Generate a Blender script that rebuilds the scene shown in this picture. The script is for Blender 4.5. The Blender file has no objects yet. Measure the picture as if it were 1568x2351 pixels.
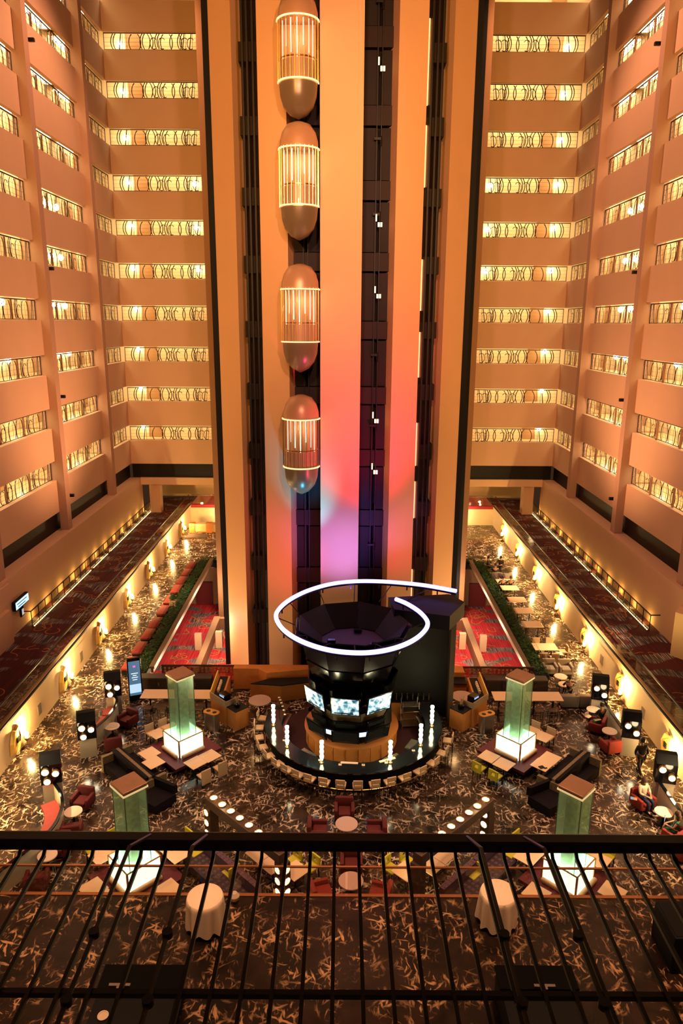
import bpy, bmesh, math, random
from mathutils import Vector, Matrix
R = math.radians
random.seed(7)
sc = bpy.context.scene
COL = sc.collection

# ------------------------------------------------------------------ camera, world, lights, exposure
CAM_Z, PITCH, ROLL, FPX = 20.0, .256, .0062, 1660.0
cd = bpy.data.cameras.new('camera'); cam = bpy.data.objects.new('camera', cd); COL.objects.link(cam)
fwd = Vector((0, math.cos(PITCH), -math.sin(PITCH))); rt = Vector((1, 0, 0)); up = rt.cross(fwd)
r2 = rt*math.cos(ROLL) + up*math.sin(ROLL); u2 = up*math.cos(ROLL) - rt*math.sin(ROLL)
cam.matrix_world = Matrix(((r2.x, u2.x, -fwd.x, 0), (r2.y, u2.y, -fwd.y, 0), (r2.z, u2.z, -fwd.z, CAM_Z), (0, 0, 0, 1)))
cd.sensor_fit = 'VERTICAL'; cd.sensor_height = 36; cd.lens = FPX/2351*36; cd.clip_end = 400; cd.clip_start = .05
sc.camera = cam
vs = sc.view_settings
vs.view_transform = 'Standard'; vs.look = 'None'; vs.exposure = 0.0; vs.gamma = 1; vs.use_curve_mapping = False
w = bpy.data.worlds.new('world'); sc.world = w; w.use_nodes = True
w.node_tree.nodes['Background'].inputs[0].default_value = (1, .45, .20, 1)
w.node_tree.nodes['Background'].inputs[1].default_value = .04
try:
    sc.cycles.max_bounces = 5; sc.cycles.diffuse_bounces = 2; sc.cycles.glossy_bounces = 2
    sc.cycles.transmission_bounces = 3; sc.cycles.transparent_max_bounces = 12
    sc.cycles.caustics_reflective = False; sc.cycles.caustics_refractive = False
    sc.cycles.sample_clamp_indirect = 4; sc.cycles.adaptive_threshold = .02
except Exception: pass

def lamp(name, kind, loc, energy, color, aim=None, size=.1, size_y=None, spot=None, blend=.6):
    d = bpy.data.lights.new(name, kind); d.energy = energy; d.color = color
    if kind == 'AREA':
        d.shape = 'RECTANGLE'; d.size = size; d.size_y = size_y or size
    else: d.shadow_soft_size = size
    if kind == 'SPOT': d.spot_size = R(spot or 60); d.spot_blend = blend
    o = bpy.data.objects.new(name, d); COL.objects.link(o); o.location = loc
    if aim: o.rotation_euler = (Vector(aim)-Vector(loc)).to_track_quat('-Z', 'Y').to_euler()
    return o
WARM = (1, .60, .25); PINK = (1, .48, .36)
# unseen fill spots added on the near side of the atrium: they wash the galleries and the tower but stay off the lobby floor
for q in (-1, 1):
    lamp('fill_flood', 'SPOT', (q*3, 9, 30), 17000, PINK, (-q*20, 50, 24), .5, spot=72, blend=.5)
    lamp('fill_flood', 'SPOT', (q*13, -5, 31), 56000, (1, .47, .10), (q*15.5, 68, 27), .5, spot=46, blend=.8)
for q in (-1, 1):     # more added fill beside the tower, raking the side galleries
    lamp('fill_flood', 'SPOT', (q*9.6, 53, 45), 12000, (1, .47, .28), (q*21, 52, 24), .4, spot=95, blend=.8)
    lamp('fill_flood', 'SPOT', (q*9.6, 50, 9), 6500, (1, .47, .24), (q*21, 50, 16), .4, spot=100, blend=.9)
lamp('fill_flood', 'SPOT', (3, -5, 30), 7500, (1, .46, .18), (0, 42, 22), .5, spot=56, blend=.7)
lamp('fill_flood', 'SPOT', (-3, -5, 40), 15500, (1, .38, .04), (0, 42, 37), .5, spot=36, blend=.9)
# coloured stage lights at the foot of the tower
lamp('magenta_spot', 'SPOT', (4.6, 33.0, 7.6), 9000, (1, .03, .22), (1.2, 41, 15.0), .2, spot=58, blend=1)
lamp('magenta_spot', 'SPOT', (-2.9, 34.0, 6.0), 1500, (1, .05, .18), (-3.8, 41, 6.5), .2, spot=60, blend=1)
lamp('magenta_spot', 'SPOT', (4.0, 35.5, 6.2), 900, (1, .03, .16), (3.9, 41.5, 7.5), .2, spot=60, blend=1)
lamp('violet_spot', 'SPOT', (.6, 34.8, 6.2), 3000, (.30, .16, 1), (0, 40, 7.6), .2, spot=62, blend=1)
lamp('blue_spot', 'SPOT', (-1.6, 36.6, 6.8), 2800, (.05, .45, 1), (-1.9, 40, 10.4), .2, spot=46, blend=1)
lamp('violet_spot', 'SPOT', (5.0, 36.4, 6.5), 420, (.35, .3, 1), (3.6, 41.5, 8.5), .2, spot=45, blend=1)

# ------------------------------------------------------------------ materials
MATS = {}
def nodes(m):
    m.use_nodes = True; nt = m.node_tree; return nt, nt.nodes['Principled BSDF']
def mat(name, col, rough=.6, metal=0., emit=None, es=0., bump=None, var=None, spec=None):
    """var=(scale, amount): soft noise in the base colour; bump=(scale, strength)."""
    if name in MATS: return MATS[name]
    m = bpy.data.materials.new(name); nt, p = nodes(m)
    p.inputs['Base Color'].default_value = (*col, 1); p.inputs['Roughness'].default_value = rough
    p.inputs['Metallic'].default_value = metal
    if spec is not None: p.inputs['Specular IOR Level'].default_value = spec
    if emit: p.inputs['Emission Color'].default_value = (*emit, 1); p.inputs['Emission Strength'].default_value = es
    if var or bump:
        tc = nt.nodes.new('ShaderNodeTexCoord')
    if var:
        n = nt.nodes.new('ShaderNodeTexNoise'); n.inputs['Scale'].default_value = var[0]; n.inputs['Detail'].default_value = 4
        nt.links.new(tc.outputs['Object'], n.inputs['Vector'])
        mx = nt.nodes.new('ShaderNodeMix'); mx.data_type = 'RGBA'
        a = [max(0, c*(1-var[1])) for c in col]; b = [min(1, c*(1+var[1])) for c in col]
        mx.inputs[6].default_value = (*a, 1); mx.inputs[7].default_value = (*b, 1)
        nt.links.new(n.outputs['Fac'], mx.inputs[0]); nt.links.new(mx.outputs[2], p.inputs['Base Color'])
    if bump:
        n = nt.nodes.new('ShaderNodeTexNoise'); n.inputs['Scale'].default_value = bump[0]
        nt.links.new(tc.outputs['Object'], n.inputs['Vector'])
        b = nt.nodes.new('ShaderNodeBump'); b.inputs['Strength'].default_value = bump[1]; b.inputs['Distance'].default_value = .02
        nt.links.new(n.outputs['Fac'], b.inputs['Height']); nt.links.new(b.outputs['Normal'], p.inputs['Normal'])
    MATS[name] = m; return m
def glass(name, tint, fac=.12, rough=.02, gcol=(1, 1, 1)):
    if name in MATS: return MATS[name]
    m = bpy.data.materials.new(name); m.use_nodes = True; nt = m.node_tree; nt.nodes.clear()
    out = nt.nodes.new('ShaderNodeOutputMaterial'); mx = nt.nodes.new('ShaderNodeMixShader')
    t = nt.nodes.new('ShaderNodeBsdfTransparent'); t.inputs[0].default_value = (*tint, 1)
    g = nt.nodes.new('ShaderNodeBsdfGlossy'); g.inputs[0].default_value = (*gcol, 1); g.inputs[1].default_value = rough
    mx.inputs[0].default_value = fac
    nt.links.new(t.outputs[0], mx.inputs[1]); nt.links.new(g.outputs[0], mx.inputs[2]); nt.links.new(mx.outputs[0], out.inputs[0])
    MATS[name] = m; return m
def math_n(nt, op, a, b=None):
    n = nt.nodes.new('ShaderNodeMath'); n.operation = op
    for i, v in enumerate((a, b)):
        if v is None: continue
        if isinstance(v, (int, float)): n.inputs[i].default_value = v
        else: nt.links.new(v, n.inputs[i])
    return n.outputs[0]
def ramp(nt, fac, stops, interp='LINEAR'):
    n = nt.nodes.new('ShaderNodeValToRGB'); n.color_ramp.interpolation = interp
    while len(n.color_ramp.elements) < len(stops): n.color_ramp.elements.new(.5)
    for e, (p, c) in zip(n.color_ramp.elements, stops): e.position = p; e.color = (*c, 1)
    nt.links.new(fac, n.inputs[0]); return n.outputs[0]
def marble(name, dark, mid, light, scale=1.0, rough=.16, lo=.38):
    """polished brown marble: short cream splinters lying in every direction"""
    m = bpy.data.materials.new(name); nt, p = nodes(m)
    tc = nt.nodes.new('ShaderNodeTexCoord'); mp = nt.nodes.new('ShaderNodeMapping'); nt.links.new(tc.outputs['Object'], mp.inputs[0])
    base = nt.nodes.new('ShaderNodeTexNoise'); base.inputs['Scale'].default_value = 1.1*scale; base.inputs['Detail'].default_value = 5; base.inputs['Distortion'].default_value = .6
    nt.links.new(mp.outputs[0], base.inputs['Vector'])
    masks = []
    for k, (ang, sx, sy) in enumerate(((20, 1.5, 6.2), (75, 1.6, 6.6), (-35, 1.3, 5.6), (-80, 2.0, 8))):
        m1 = nt.nodes.new('ShaderNodeMapping'); m1.inputs['Rotation'].default_value = (0, 0, R(ang))
        m1.inputs['Location'].default_value = (3.1*k, 7.7*k, 0)
        wob = nt.nodes.new('ShaderNodeTexNoise'); wob.inputs['Scale'].default_value = 1.7*scale
        va = nt.nodes.new('ShaderNodeVectorMath'); va.operation = 'MULTIPLY_ADD'
        nt.links.new(mp.outputs[0], wob.inputs['Vector']); nt.links.new(wob.outputs['Color'], va.inputs[0])
        va.inputs[1].default_value = (.22, .22, 0); nt.links.new(mp.outputs[0], va.inputs[2])
        nt.links.new(va.outputs[0], m1.inputs[0])
        m2 = nt.nodes.new('ShaderNodeMapping'); m2.inputs['Scale'].default_value = (sx*scale, sy*scale, 1)
        nt.links.new(m1.outputs[0], m2.inputs[0])
        v = nt.nodes.new('ShaderNodeTexNoise'); v.inputs['Scale'].default_value = 1; v.inputs['Detail'].default_value = 2.5
        nt.links.new(m2.outputs[0], v.inputs['Vector'])
        masks.append(math_n(nt, 'MULTIPLY', math_n(nt, 'MAXIMUM', math_n(nt, 'SUBTRACT', v.outputs['Fac'], .592), 0.), 14.))
    s = masks[0]
    for q in masks[1:]: s = math_n(nt, 'MAXIMUM', s, q)
    pn = nt.nodes.new('ShaderNodeTexNoise'); pn.inputs['Scale'].default_value = .9*scale; pn.inputs['Detail'].default_value = 3; nt.links.new(mp.outputs[0], pn.inputs['Vector'])
    pm = math_n(nt, 'MAXIMUM', math_n(nt, 'MULTIPLY', math_n(nt, 'SUBTRACT', pn.outputs['Fac'], lo), 4.5), 0.)
    s = math_n(nt, 'MINIMUM', math_n(nt, 'MULTIPLY', s, math_n(nt, 'MINIMUM', pm, 1.)), 1.)
    bc = ramp(nt, base.outputs['Fac'], ((.36, dark), (.62, mid)))
    mx = nt.nodes.new('ShaderNodeMix'); mx.data_type = 'RGBA'; nt.links.new(s, mx.inputs[0]); nt.links.new(bc, mx.inputs[6])
    mx.inputs[7].default_value = (*light, 1); nt.links.new(mx.outputs[2], p.inputs['Base Color'])
    p.inputs['Roughness'].default_value = rough; p.inputs['Specular IOR Level'].default_value = .32
    MATS[name] = m; return m
def carpet(name, red, red2, grey):
    """red carpet with fine lengthwise streaks and soft grey blots"""
    m = bpy.data.materials.new(name); nt, p = nodes(m)
    tc = nt.nodes.new('ShaderNodeTexCoord')
    def noise(sx, sy, sc_, det=2):
        mp = nt.nodes.new('ShaderNodeMapping'); mp.inputs['Scale'].default_value = (sx, sy, 1); nt.links.new(tc.outputs['Object'], mp.inputs[0])
        n = nt.nodes.new('ShaderNodeTexNoise'); n.inputs['Scale'].default_value = sc_; n.inputs['Detail'].default_value = det
        nt.links.new(mp.outputs[0], n.inputs['Vector']); return n.outputs['Fac']
    c1 = ramp(nt, noise(14, .25, 1), ((.38, red2), (.6, red)))
    c2 = ramp(nt, noise(22, .6, 1, 1), ((.3, (.02, .015, .02)), (.5, grey), (.72, (.55, .40, .40))))
    f = ramp(nt, noise(.55, .9, 1, 0), ((.53, (0, 0, 0)), (.60, (1, 1, 1))))
    mx = nt.nodes.new('ShaderNodeMix'); mx.data_type = 'RGBA'; nt.links.new(f, mx.inputs[0]); nt.links.new(c1, mx.inputs[6]); nt.links.new(c2, mx.inputs[7])
    nt.links.new(mx.outputs[2], p.inputs['Base Color']); p.inputs['Roughness'].default_value = .95
    MATS[name] = m; return m
PL = mat('painted_plaster', (.66, .42, .25), .85, bump=(6, .25), var=(.5, .06))
FIN = mat('tower_plaster', (.80, .46, .21), .7, var=(.4, .05))
CREAM = mat('corridor_cream', (.80, .62, .36), .7)
SCON = mat('aisle_wall_paint', (.72, .50, .28), .75, var=(.7, .05))
DARK = mat('dark_bronze', (.008, .006, .005), .5, spec=.25)
BLACK = mat('black_gloss', (.003, .003, .005), .10, spec=.35)
BLK2 = mat('black_matt', (.004, .004, .005), .6, spec=.2)
MET = mat('rail_metal', (.016, .011, .008), .4, .3)
GRAN = mat('bar_granite', (.012, .014, .016), .10)
WOOD = mat('orange_wood', (.60, .21, .045), .45, var=(2.5, .22))
DWOOD = mat('door_wood', (.40, .22, .09), .5)
BRASS = mat('brass', (.72, .42, .14), .3, .9)
CHROME = mat('brushed_steel', (.55, .50, .45), .3, 1.)
MAR = marble('lobby_marble', (.012, .006, .004), (.060, .034, .021), (.74, .53, .36), 1.25)
MAR2 = marble('mezzanine_marble', (.008, .004, .002), (.030, .014, .008), (.66, .36, .18), 1.2, .3, .42)
CAR = carpet('mezzanine_carpet', (.085, .003, .006), (.035, .002, .004), (.028, .02, .022))
CAR2 = carpet('lower_carpet', (.80, .05, .06), (.50, .016, .035), (.20, .14, .13))
SCR = mat('carpet_scroll_yarn', (.80, .30, .08), .9); SCR2 = mat('carpet_scroll_dim', (.34, .11, .03), .9)
TABLE = mat('cream_laminate', (.90, .60, .36), .28)
CLOTH = mat('white_tablecloth', (.92, .68, .50), .8)
REDV = mat('red_velvet', (.11, .008, .006), .85, var=(5, .25))
REDB = mat('red_bench_cloth', (.25, .020, .010), .8, var=(5, .2))
WINE = mat('wine_leather', (.10, .007, .014), .5)
PURP = mat('purple_velvet', (.10, .040, .060), .7)
BOOTH = mat('dark_booth_cloth', (.008, .004, .006), .8, spec=.15)
PATT = mat('patterned_fabric', (.20, .13, .06), .8, var=(14, .7))
BEIGE = mat('beige_leather', (.68, .44, .24), .5)
YEL = mat('yellow_leather', (.58, .50, .03), .5)
GREY = mat('grey_fabric', (.26, .19, .14), .85)
GLASS = glass('clear_glass', (.88, .88, .84), .10)
GRG = glass('green_glass', (.62, .84, .72), .16, .25, (.55, .9, .7))
def frosted(name, tint, dcol, kd, kg, rough):
    m = glass(name, tint, kg, rough, dcol); nt = m.node_tree
    out = [n for n in nt.nodes if n.type == 'OUTPUT_MATERIAL'][0]; mx = [n for n in nt.nodes if n.type == 'MIX_SHADER'][0]
    d = nt.nodes.new('ShaderNodeBsdfTranslucent'); d.inputs[0].default_value = (*dcol, 1); m2 = nt.nodes.new('ShaderNodeMixShader'); m2.inputs[0].default_value = kd
    nt.links.new(mx.outputs[0], m2.inputs[1]); nt.links.new(d.outputs[0], m2.inputs[2]); nt.links.new(m2.outputs[0], out.inputs[0]); return m
GRG = frosted('frosted_green_glass', (.86, .95, .89), (.66, .86, .70), .12, .12, .2)
LAMPG = mat('lamp_glow', (1, .9, .6), .5, emit=(1, .74, .36), es=14)
LAMPW = mat('bulb_glow', (1, .95, .8), .5, emit=(1, .86, .55), es=30)
GLOBE = mat('globe_glow', (1, 1, .8), .4, emit=(1, .90, .50), es=22)
NEON = mat('neon_tube', (.7, .7, 1), .3, emit=(.30, .24, 1), es=4.2)
CEIL = mat('corridor_light_panel', (1, .9, .7), .5, emit=(1, .78, .46), es=6)
LED = mat('led_dots', (1, .9, .6), .5, emit=(1, .78, .36), es=3)
BOXG = mat('lit_box_glass', (.85, 1, .9), .3, emit=(.80, 1, .80), es=1.6)
STONE = mat('silvered_stone', (.60, .62, .45), .35, .3, var=(5, .6), bump=(6, .8))
COPPER = mat('copper_cap', (.30, .14, .07), .4, .4, var=(3, .2))
LEAF = mat('hedge_leaf', (.022, .055, .006), .6, spec=.2)
SKIN = mat('skin', (.55, .27, .16), .55)
HAIR = mat('dark_hair', (.02, .012, .008), .6)

# ------------------------------------------------------------------ mesh helpers
class MB:
    def __init__(s): s.v = []; s.f = []
    def add(s, vs, fs, M=None):
        n = len(s.v)
        s.v += [tuple(M @ Vector(v)) if M else tuple(v) for v in vs]
        s.f += [tuple(i+n for i in f) for f in fs]; return s
    def box(s, x0, x1, y0, y1, z0, z1, M=None):
        return s.add([(x0, y0, z0), (x1, y0, z0), (x1, y1, z0), (x0, y1, z0), (x0, y0, z1), (x1, y0, z1), (x1, y1, z1), (x0, y1, z1)],
                     [(3, 2, 1, 0), (4, 5, 6, 7), (0, 1, 5, 4), (1, 2, 6, 5), (2, 3, 7, 6), (3, 0, 4, 7)], M)
    def rbox(s, x0, x1, y0, y1, z0, z1, b=.02, M=None, seg=2):
        bm = bmesh.new(); bmesh.ops.create_cube(bm, size=1)
        for v in bm.verts: v.co = Vector(((x0+x1)/2+v.co.x*(x1-x0), (y0+y1)/2+v.co.y*(y1-y0), (z0+z1)/2+v.co.z*(z1-z0)))
        bmesh.ops.bevel(bm, geom=list(bm.edges), offset=b, segments=seg, affect='EDGES', profile=.5)
        bm.verts.index_update()
        s.add([v.co.copy() for v in bm.verts], [[v.index for v in f.verts] for f in bm.faces], M); bm.free(); return s
    def prism(s, poly, z0, z1, M=None):
        n = len(poly); vs = [(*p, z0) for p in poly]+[(*p, z1) for p in poly]
        a = sum(poly[i][0]*poly[(i+1) % n][1]-poly[(i+1) % n][0]*poly[i][1] for i in range(n))
        fs = [tuple(range(n-1, -1, -1)), tuple(range(n, 2*n))]+[(i, (i+1) % n, n+(i+1) % n, n+i) for i in range(n)]
        if a < 0: fs = [f[::-1] for f in fs]
        return s.add(vs, fs, M)
    def cyl(s, x, y, z0, z1, r, n=16, r1=None, M=None):
        r1 = r if r1 is None else r1
        vs = [(x+r*math.cos(2*math.pi*i/n), y+r*math.sin(2*math.pi*i/n), z0) for i in range(n)]+[(x+r1*math.cos(2*math.pi*i/n), y+r1*math.sin(2*math.pi*i/n), z1) for i in range(n)]
        return s.add(vs, [tuple(range(n-1, -1, -1)), tuple(range(n, 2*n))]+[(i, (i+1) % n, n+(i+1) % n, n+i) for i in range(n)], M)
    def lathe(s, prof, n=16, x=0, y=0, M=None):
        vs = []; fs = []
        for r, z in prof: vs += [(x+r*math.cos(2*math.pi*i/n), y+r*math.sin(2*math.pi*i/n), z) for i in range(n)]
        for k in range(len(prof)-1):
            fs += [(k*n+i, k*n+(i+1) % n, (k+1)*n+(i+1) % n, (k+1)*n+i) for i in range(n)]
        fs += [tuple(range(n-1, -1, -1)), tuple(range((len(prof)-1)*n, len(prof)*n))]
        return s.add(vs, fs, M)
    def tube(s, pts, r, n=6, closed=False, M=None, flat=None):
        pts = [Vector(p) for p in pts]; L = len(pts); vs = []; fs = []
        for i, p in enumerate(pts):
            if closed: t = pts[(i+1) % L]-pts[i-1]
            else: t = pts[min(i+1, L-1)]-pts[max(i-1, 0)]
            t.normalize(); a = Vector((0, 0, 1)) if abs(t.z) < .9 else Vector((1, 0, 0))
            u = t.cross(a).normalized(); v = u.cross(t)
            rr = r[i] if isinstance(r, (list, tuple)) else r
            for k in range(n):
                q = 2*math.pi*k/n+math.pi/n; vs.append(p+u*math.cos(q)*rr+v*math.sin(q)*rr*(flat or 1))
        for i in range(L if closed else L-1):
            j = (i+1) % L
            fs += [(i*n+k, i*n+(k+1) % n, j*n+(k+1) % n, j*n+k) for k in range(n)]
        if not closed: fs += [tuple(range(n-1, -1, -1)), tuple(range((L-1)*n, L*n))]
        fs = [f[::-1] for f in fs]
        return s.add(vs, fs, M)
    def ring(s, r0, r1, z0, z1, a0, a1, n=48, x=0, y=0):
        """arc-shaped solid, angles in degrees"""
        full = abs(a1-a0) >= 360; m = n if full else n+1; vs = []; fs = []
        for i in range(m):
            a = R(a0+(a1-a0)*i/n); c, d = math.cos(a), math.sin(a)
            vs += [(x+r0*c, y+r0*d, z0), (x+r1*c, y+r1*d, z0), (x+r1*c, y+r1*d, z1), (x+r0*c, y+r0*d, z1)]
        for i in range(n):
            j = (i+1) % m
            for k in range(4): fs.append((i*4+k, i*4+(k+1) % 4, j*4+(k+1) % 4, j*4+k))
        if not full: fs += [(0, 1, 2, 3), tuple((m-1)*4+k for k in (3, 2, 1, 0))]
        return s.add(vs, [f[::-1] for f in fs])
    def path_wall(s, pts, wdt, z0, z1):
        """vertical band following a plan polyline"""
        n = len(pts); vs = []; fs = []
        for i, (x, y) in enumerate(pts):
            a = pts[max(i-1, 0)]; b = pts[min(i+1, n-1)]; t = Vector((b[0]-a[0], b[1]-a[1])).normalized(); q = Vector((-t.y, t.x))*wdt/2
            vs += [(x-q.x, y-q.y, z0), (x+q.x, y+q.y, z0), (x+q.x, y+q.y, z1), (x-q.x, y-q.y, z1)]
        for i in range(n-1):
            for k in range(4): fs.append((i*4+k, (i+1)*4+k, (i+1)*4+(k+1) % 4, i*4+(k+1) % 4))
        fs += [(0, 1, 2, 3), tuple((n-1)*4+k for k in (3, 2, 1, 0))]
        return s.add(vs, fs)
    def mesh(s, name, m, smooth=False):
        me = bpy.data.meshes.new(name); me.from_pydata([tuple(v) for v in s.v], [], s.f); me.materials.append(m)
        if smooth:
            me.polygons.foreach_set('use_smooth', [True]*len(me.polygons)); me.set_sharp_from_angle(angle=R(40))
        me.update(); return me
def obj(name, mb, m, parent=None, smooth=False, loc=None, rz=0):
    me = mb.mesh(name, m, smooth) if isinstance(mb, MB) else mb
    o = bpy.data.objects.new(name, me); COL.objects.link(o)
    if parent is not None: o.parent = parent
    if loc: o.location = loc
    if rz: o.rotation_euler = (0, 0, rz)
    return o
def tag(o, label, cat, group=None):
    o['label'] = label; o['category'] = cat
    if group: o['group'] = group
    return o
def thing(name, label, cat, loc=(0, 0, 0), rz=0, group=None):
    o = bpy.data.objects.new(name, None); COL.objects.link(o); o.location = loc; o.rotation_euler = (0, 0, rz); o.empty_display_size = .1
    return tag(o, label, cat, group)
def struct(name, mb, m, parent=None):
    o = obj(name, mb, m, parent)
    if parent is None: o['kind'] = 'structure'
    return o
def dup(root, label, loc, rz=0, name=None):
    r = root.copy(); COL.objects.link(r); r.location = loc; r.rotation_euler = (0, 0, rz); r['label'] = label
    for ch in KIDS[root.name]:
        c = ch.copy(); COL.objects.link(c); c.parent = r
        for g in KIDS.get(ch.name, []):
            d = g.copy(); COL.objects.link(d); d.parent = c
    return r
KIDS = {}
def kids(root):
    for o in [root]+[c for c in bpy.data.objects if c.parent == root]:
        KIDS[o.name] = [c for c in bpy.data.objects if c.parent == o]
    return root
def placed(make, first=[None]):
    """returns a placer: builds the prototype once, then copies it"""
    st = {}
    def f(key, label, loc, rz=0):
        if key not in st:
            o = make(key); kids(o); o.location = loc; o.rotation_euler = (0, 0, rz); o['label'] = label; st[key] = o; return o
        return dup(st[key], label, loc, rz)
    return f
ORD = ['lowest', 'second', 'third', 'fourth', 'fifth', 'sixth', 'seventh', 'eighth', 'ninth', 'tenth', 'eleventh', 'twelfth', 'thirteenth', 'fourteenth', 'fifteenth', 'sixteenth', 'seventeenth', 'eighteenth', 'nineteenth', 'twentieth']
def nth(i): return 'first' if i == 0 else ORD[i]

# ------------------------------------------------------------------ the galleries
NF = 11; Z0 = 9.14; DZ = 3.64; OP = 1.36
XW, YB = 20.1, 68.0          # gallery plane of the side walls, of the back wall
BAYS = ((61.25, 68.0), (50.55, 60.55), (39.75, 49.85), (28.9, 39.05))
def levels(): return [(k, Z0+DZ*k) for k in range(NF)]
COLR = {}
def gallery_wall(name, side):
    """side -1 / +1: a long wall; 0: the back wall in two halves"""
    mb = MB()
    if side:
        s = side; o = lambda x0, x1, y0, y1, z0, z1, t=mb: t.box(*sorted((s*x0, s*x1)), y0, y1, z0, z1)
        o(XW+2.3, XW+2.5, 26, 70.4, 5.5, 50)                        # corridor wall
        root = struct(name, mb, CREAM)
        lg = MB(); o(19.3, XW+.6, 22, 68.0, 5.32, 5.5, lg); obj('ledge', lg, PL, root)
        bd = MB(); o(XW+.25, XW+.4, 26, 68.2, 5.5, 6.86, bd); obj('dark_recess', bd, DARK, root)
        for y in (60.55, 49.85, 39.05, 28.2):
            c = MB(); o(19.55, XW+.02, y, y+.72, 5.5, 50, c); o(XW+.02, XW+.62, y, y+.72, 6.86, 50, c); obj('column', c, mat('shaded_column_plaster', (.46, .27, .17), .85, bump=(6, .25)), root)  # darker plaster puts the shade on the columns into their colour
        meshes = {}
        for bi, (y0, y1) in enumerate(BAYS):
            for k in range(-1, NF):
                z = Z0+DZ*k+OP if k >= 0 else 6.86
                zt = Z0+DZ*(k+1)
                key = (bi, 'p' if k >= 0 else 'q')
                if key not in meshes:
                    p = MB(); o(XW, XW+.3, y0, y1, 0, zt-z, p); p2 = p.mesh('parapet_panel', PL); meshes[key] = p2
                    p = MB(); o(XW+.3, XW+2.3, y0, y1, -.22, -.02, p); meshes[bi, 's'] = p.mesh('corridor_floor', mat('corridor_floor_stone', (.55, .36, .17), .3))
                    p = MB(); o(XW+.5, XW+2.2, y0+.4, y1-.4, 2.44, 2.5, p); meshes[bi, 'l'] = p.mesh('ceiling_light', CEIL)
                    p = MB(); o(XW+.3, XW+2.3, y0, y1, 2.5, 2.6, p); meshes[bi, 'c'] = p.mesh('corridor_ceiling', CREAM)
                obj('parapet_panel', meshes[key], None, root, loc=(0, 0, z))
                if k >= 0 and bi < 3:
                    obj('corridor_floor', meshes[bi, 's'], None, root, loc=(0, 0, Z0+DZ*k))
                    obj('ceiling_light', meshes[bi, 'l'], None, root, loc=(0, 0, Z0+DZ*k))
                    obj('corridor_ceiling', meshes[bi, 'c'], None, root, loc=(0, 0, Z0+DZ*k))
        # doors onto the side corridors
        dm = MB(); o(XW+2.2, XW+2.32, -.5, .5, 0, 2.1, dm); dme = dm.mesh('door', DWOOD)
        for y0, y1 in BAYS[:3]:
            for yy in (y0+.32*(y1-y0), y0+.66*(y1-y0)):
                for k, z in levels(): obj('door', dme, None, root, loc=(0, yy, z))
    return root
def back_wall():
    mb = MB().box(-23, 23, YB+2.3, YB+2.5, 8.9, 50)
    root = struct('wall_back', mb, CREAM)
    for s in (-1, 1):
        o = lambda x0, x1, y0, y1, z0, z1, t: t.box(*sorted((s*x0, s*x1)), y0, y1, z0, z1)
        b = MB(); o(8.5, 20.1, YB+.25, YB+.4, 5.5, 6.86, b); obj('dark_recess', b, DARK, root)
        b = MB(); o(8.5, 19.35, YB-.05, YB+.5, 4.82, 5.5, b); obj('beam', b, PL, root)
        pm = MB(); o(8.5, 20.1, YB, YB+.3, 0, DZ-OP, pm); pme = pm.mesh('parapet_panel', PL)
        fm = MB(); o(8.5, 22.4, YB+.3, YB+2.3, -.22, -.02, fm); fme = fm.mesh('corridor_floor', MATS['corridor_floor_stone'])
        cm = MB(); o(8.5, 22.4, YB+.3, YB+2.3, 2.5, 2.6, cm); cme = cm.mesh('corridor_ceiling', CREAM)
        lm = MB(); o(12.3, 19.8, YB+.5, YB+2.0, 2.44, 2.5, lm); lme = lm.mesh('ceiling_light', CEIL)
        dm = MB().box(-.52, .52, YB+2.2, YB+2.32, 0, 2.1); dm.box(-.62, -.52, YB+2.15, YB+2.34, 0, 2.2).box(.52, .62, YB+2.15, YB+2.34, 0, 2.2).box(-.62, .62, YB+2.15, YB+2.34, 2.1, 2.2)
        dme = dm.mesh('door', DWOOD)
        obj('parapet_panel', pme, None, root, loc=(0, 0, 6.86))
        for k, z in levels():
            obj('parapet_panel', pme, None, root, loc=(0, 0, z+OP)); obj('corridor_floor', fme, None, root, loc=(0, 0, z))
            obj('corridor_ceiling', cme, None, root, loc=(0, 0, z)); obj('ceiling_light', lme, None, root, loc=(0, 0, z))
            obj('door', dme, None, root, loc=(s*18.2, 0, z)); obj('door', dme, None, root, loc=(s*12.1, 0, z))
    for s in (-1, 1):   # the pier that closes the gallery beside the tower, and a black sheet standing for the shade in the gap
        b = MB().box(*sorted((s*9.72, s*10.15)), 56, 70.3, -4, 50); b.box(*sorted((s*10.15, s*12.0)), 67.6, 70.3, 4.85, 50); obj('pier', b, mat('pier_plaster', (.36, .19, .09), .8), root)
        b = MB().box(*sorted((s*8.0, s*9.72)), 55.9, 56.3, -4, 50); obj('gap_shade_sheet', b, BLK2, root)
    return root
wl = gallery_wall('wall_left', -1); wr = gallery_wall('wall_right', 1); wb = back_wall()

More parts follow.
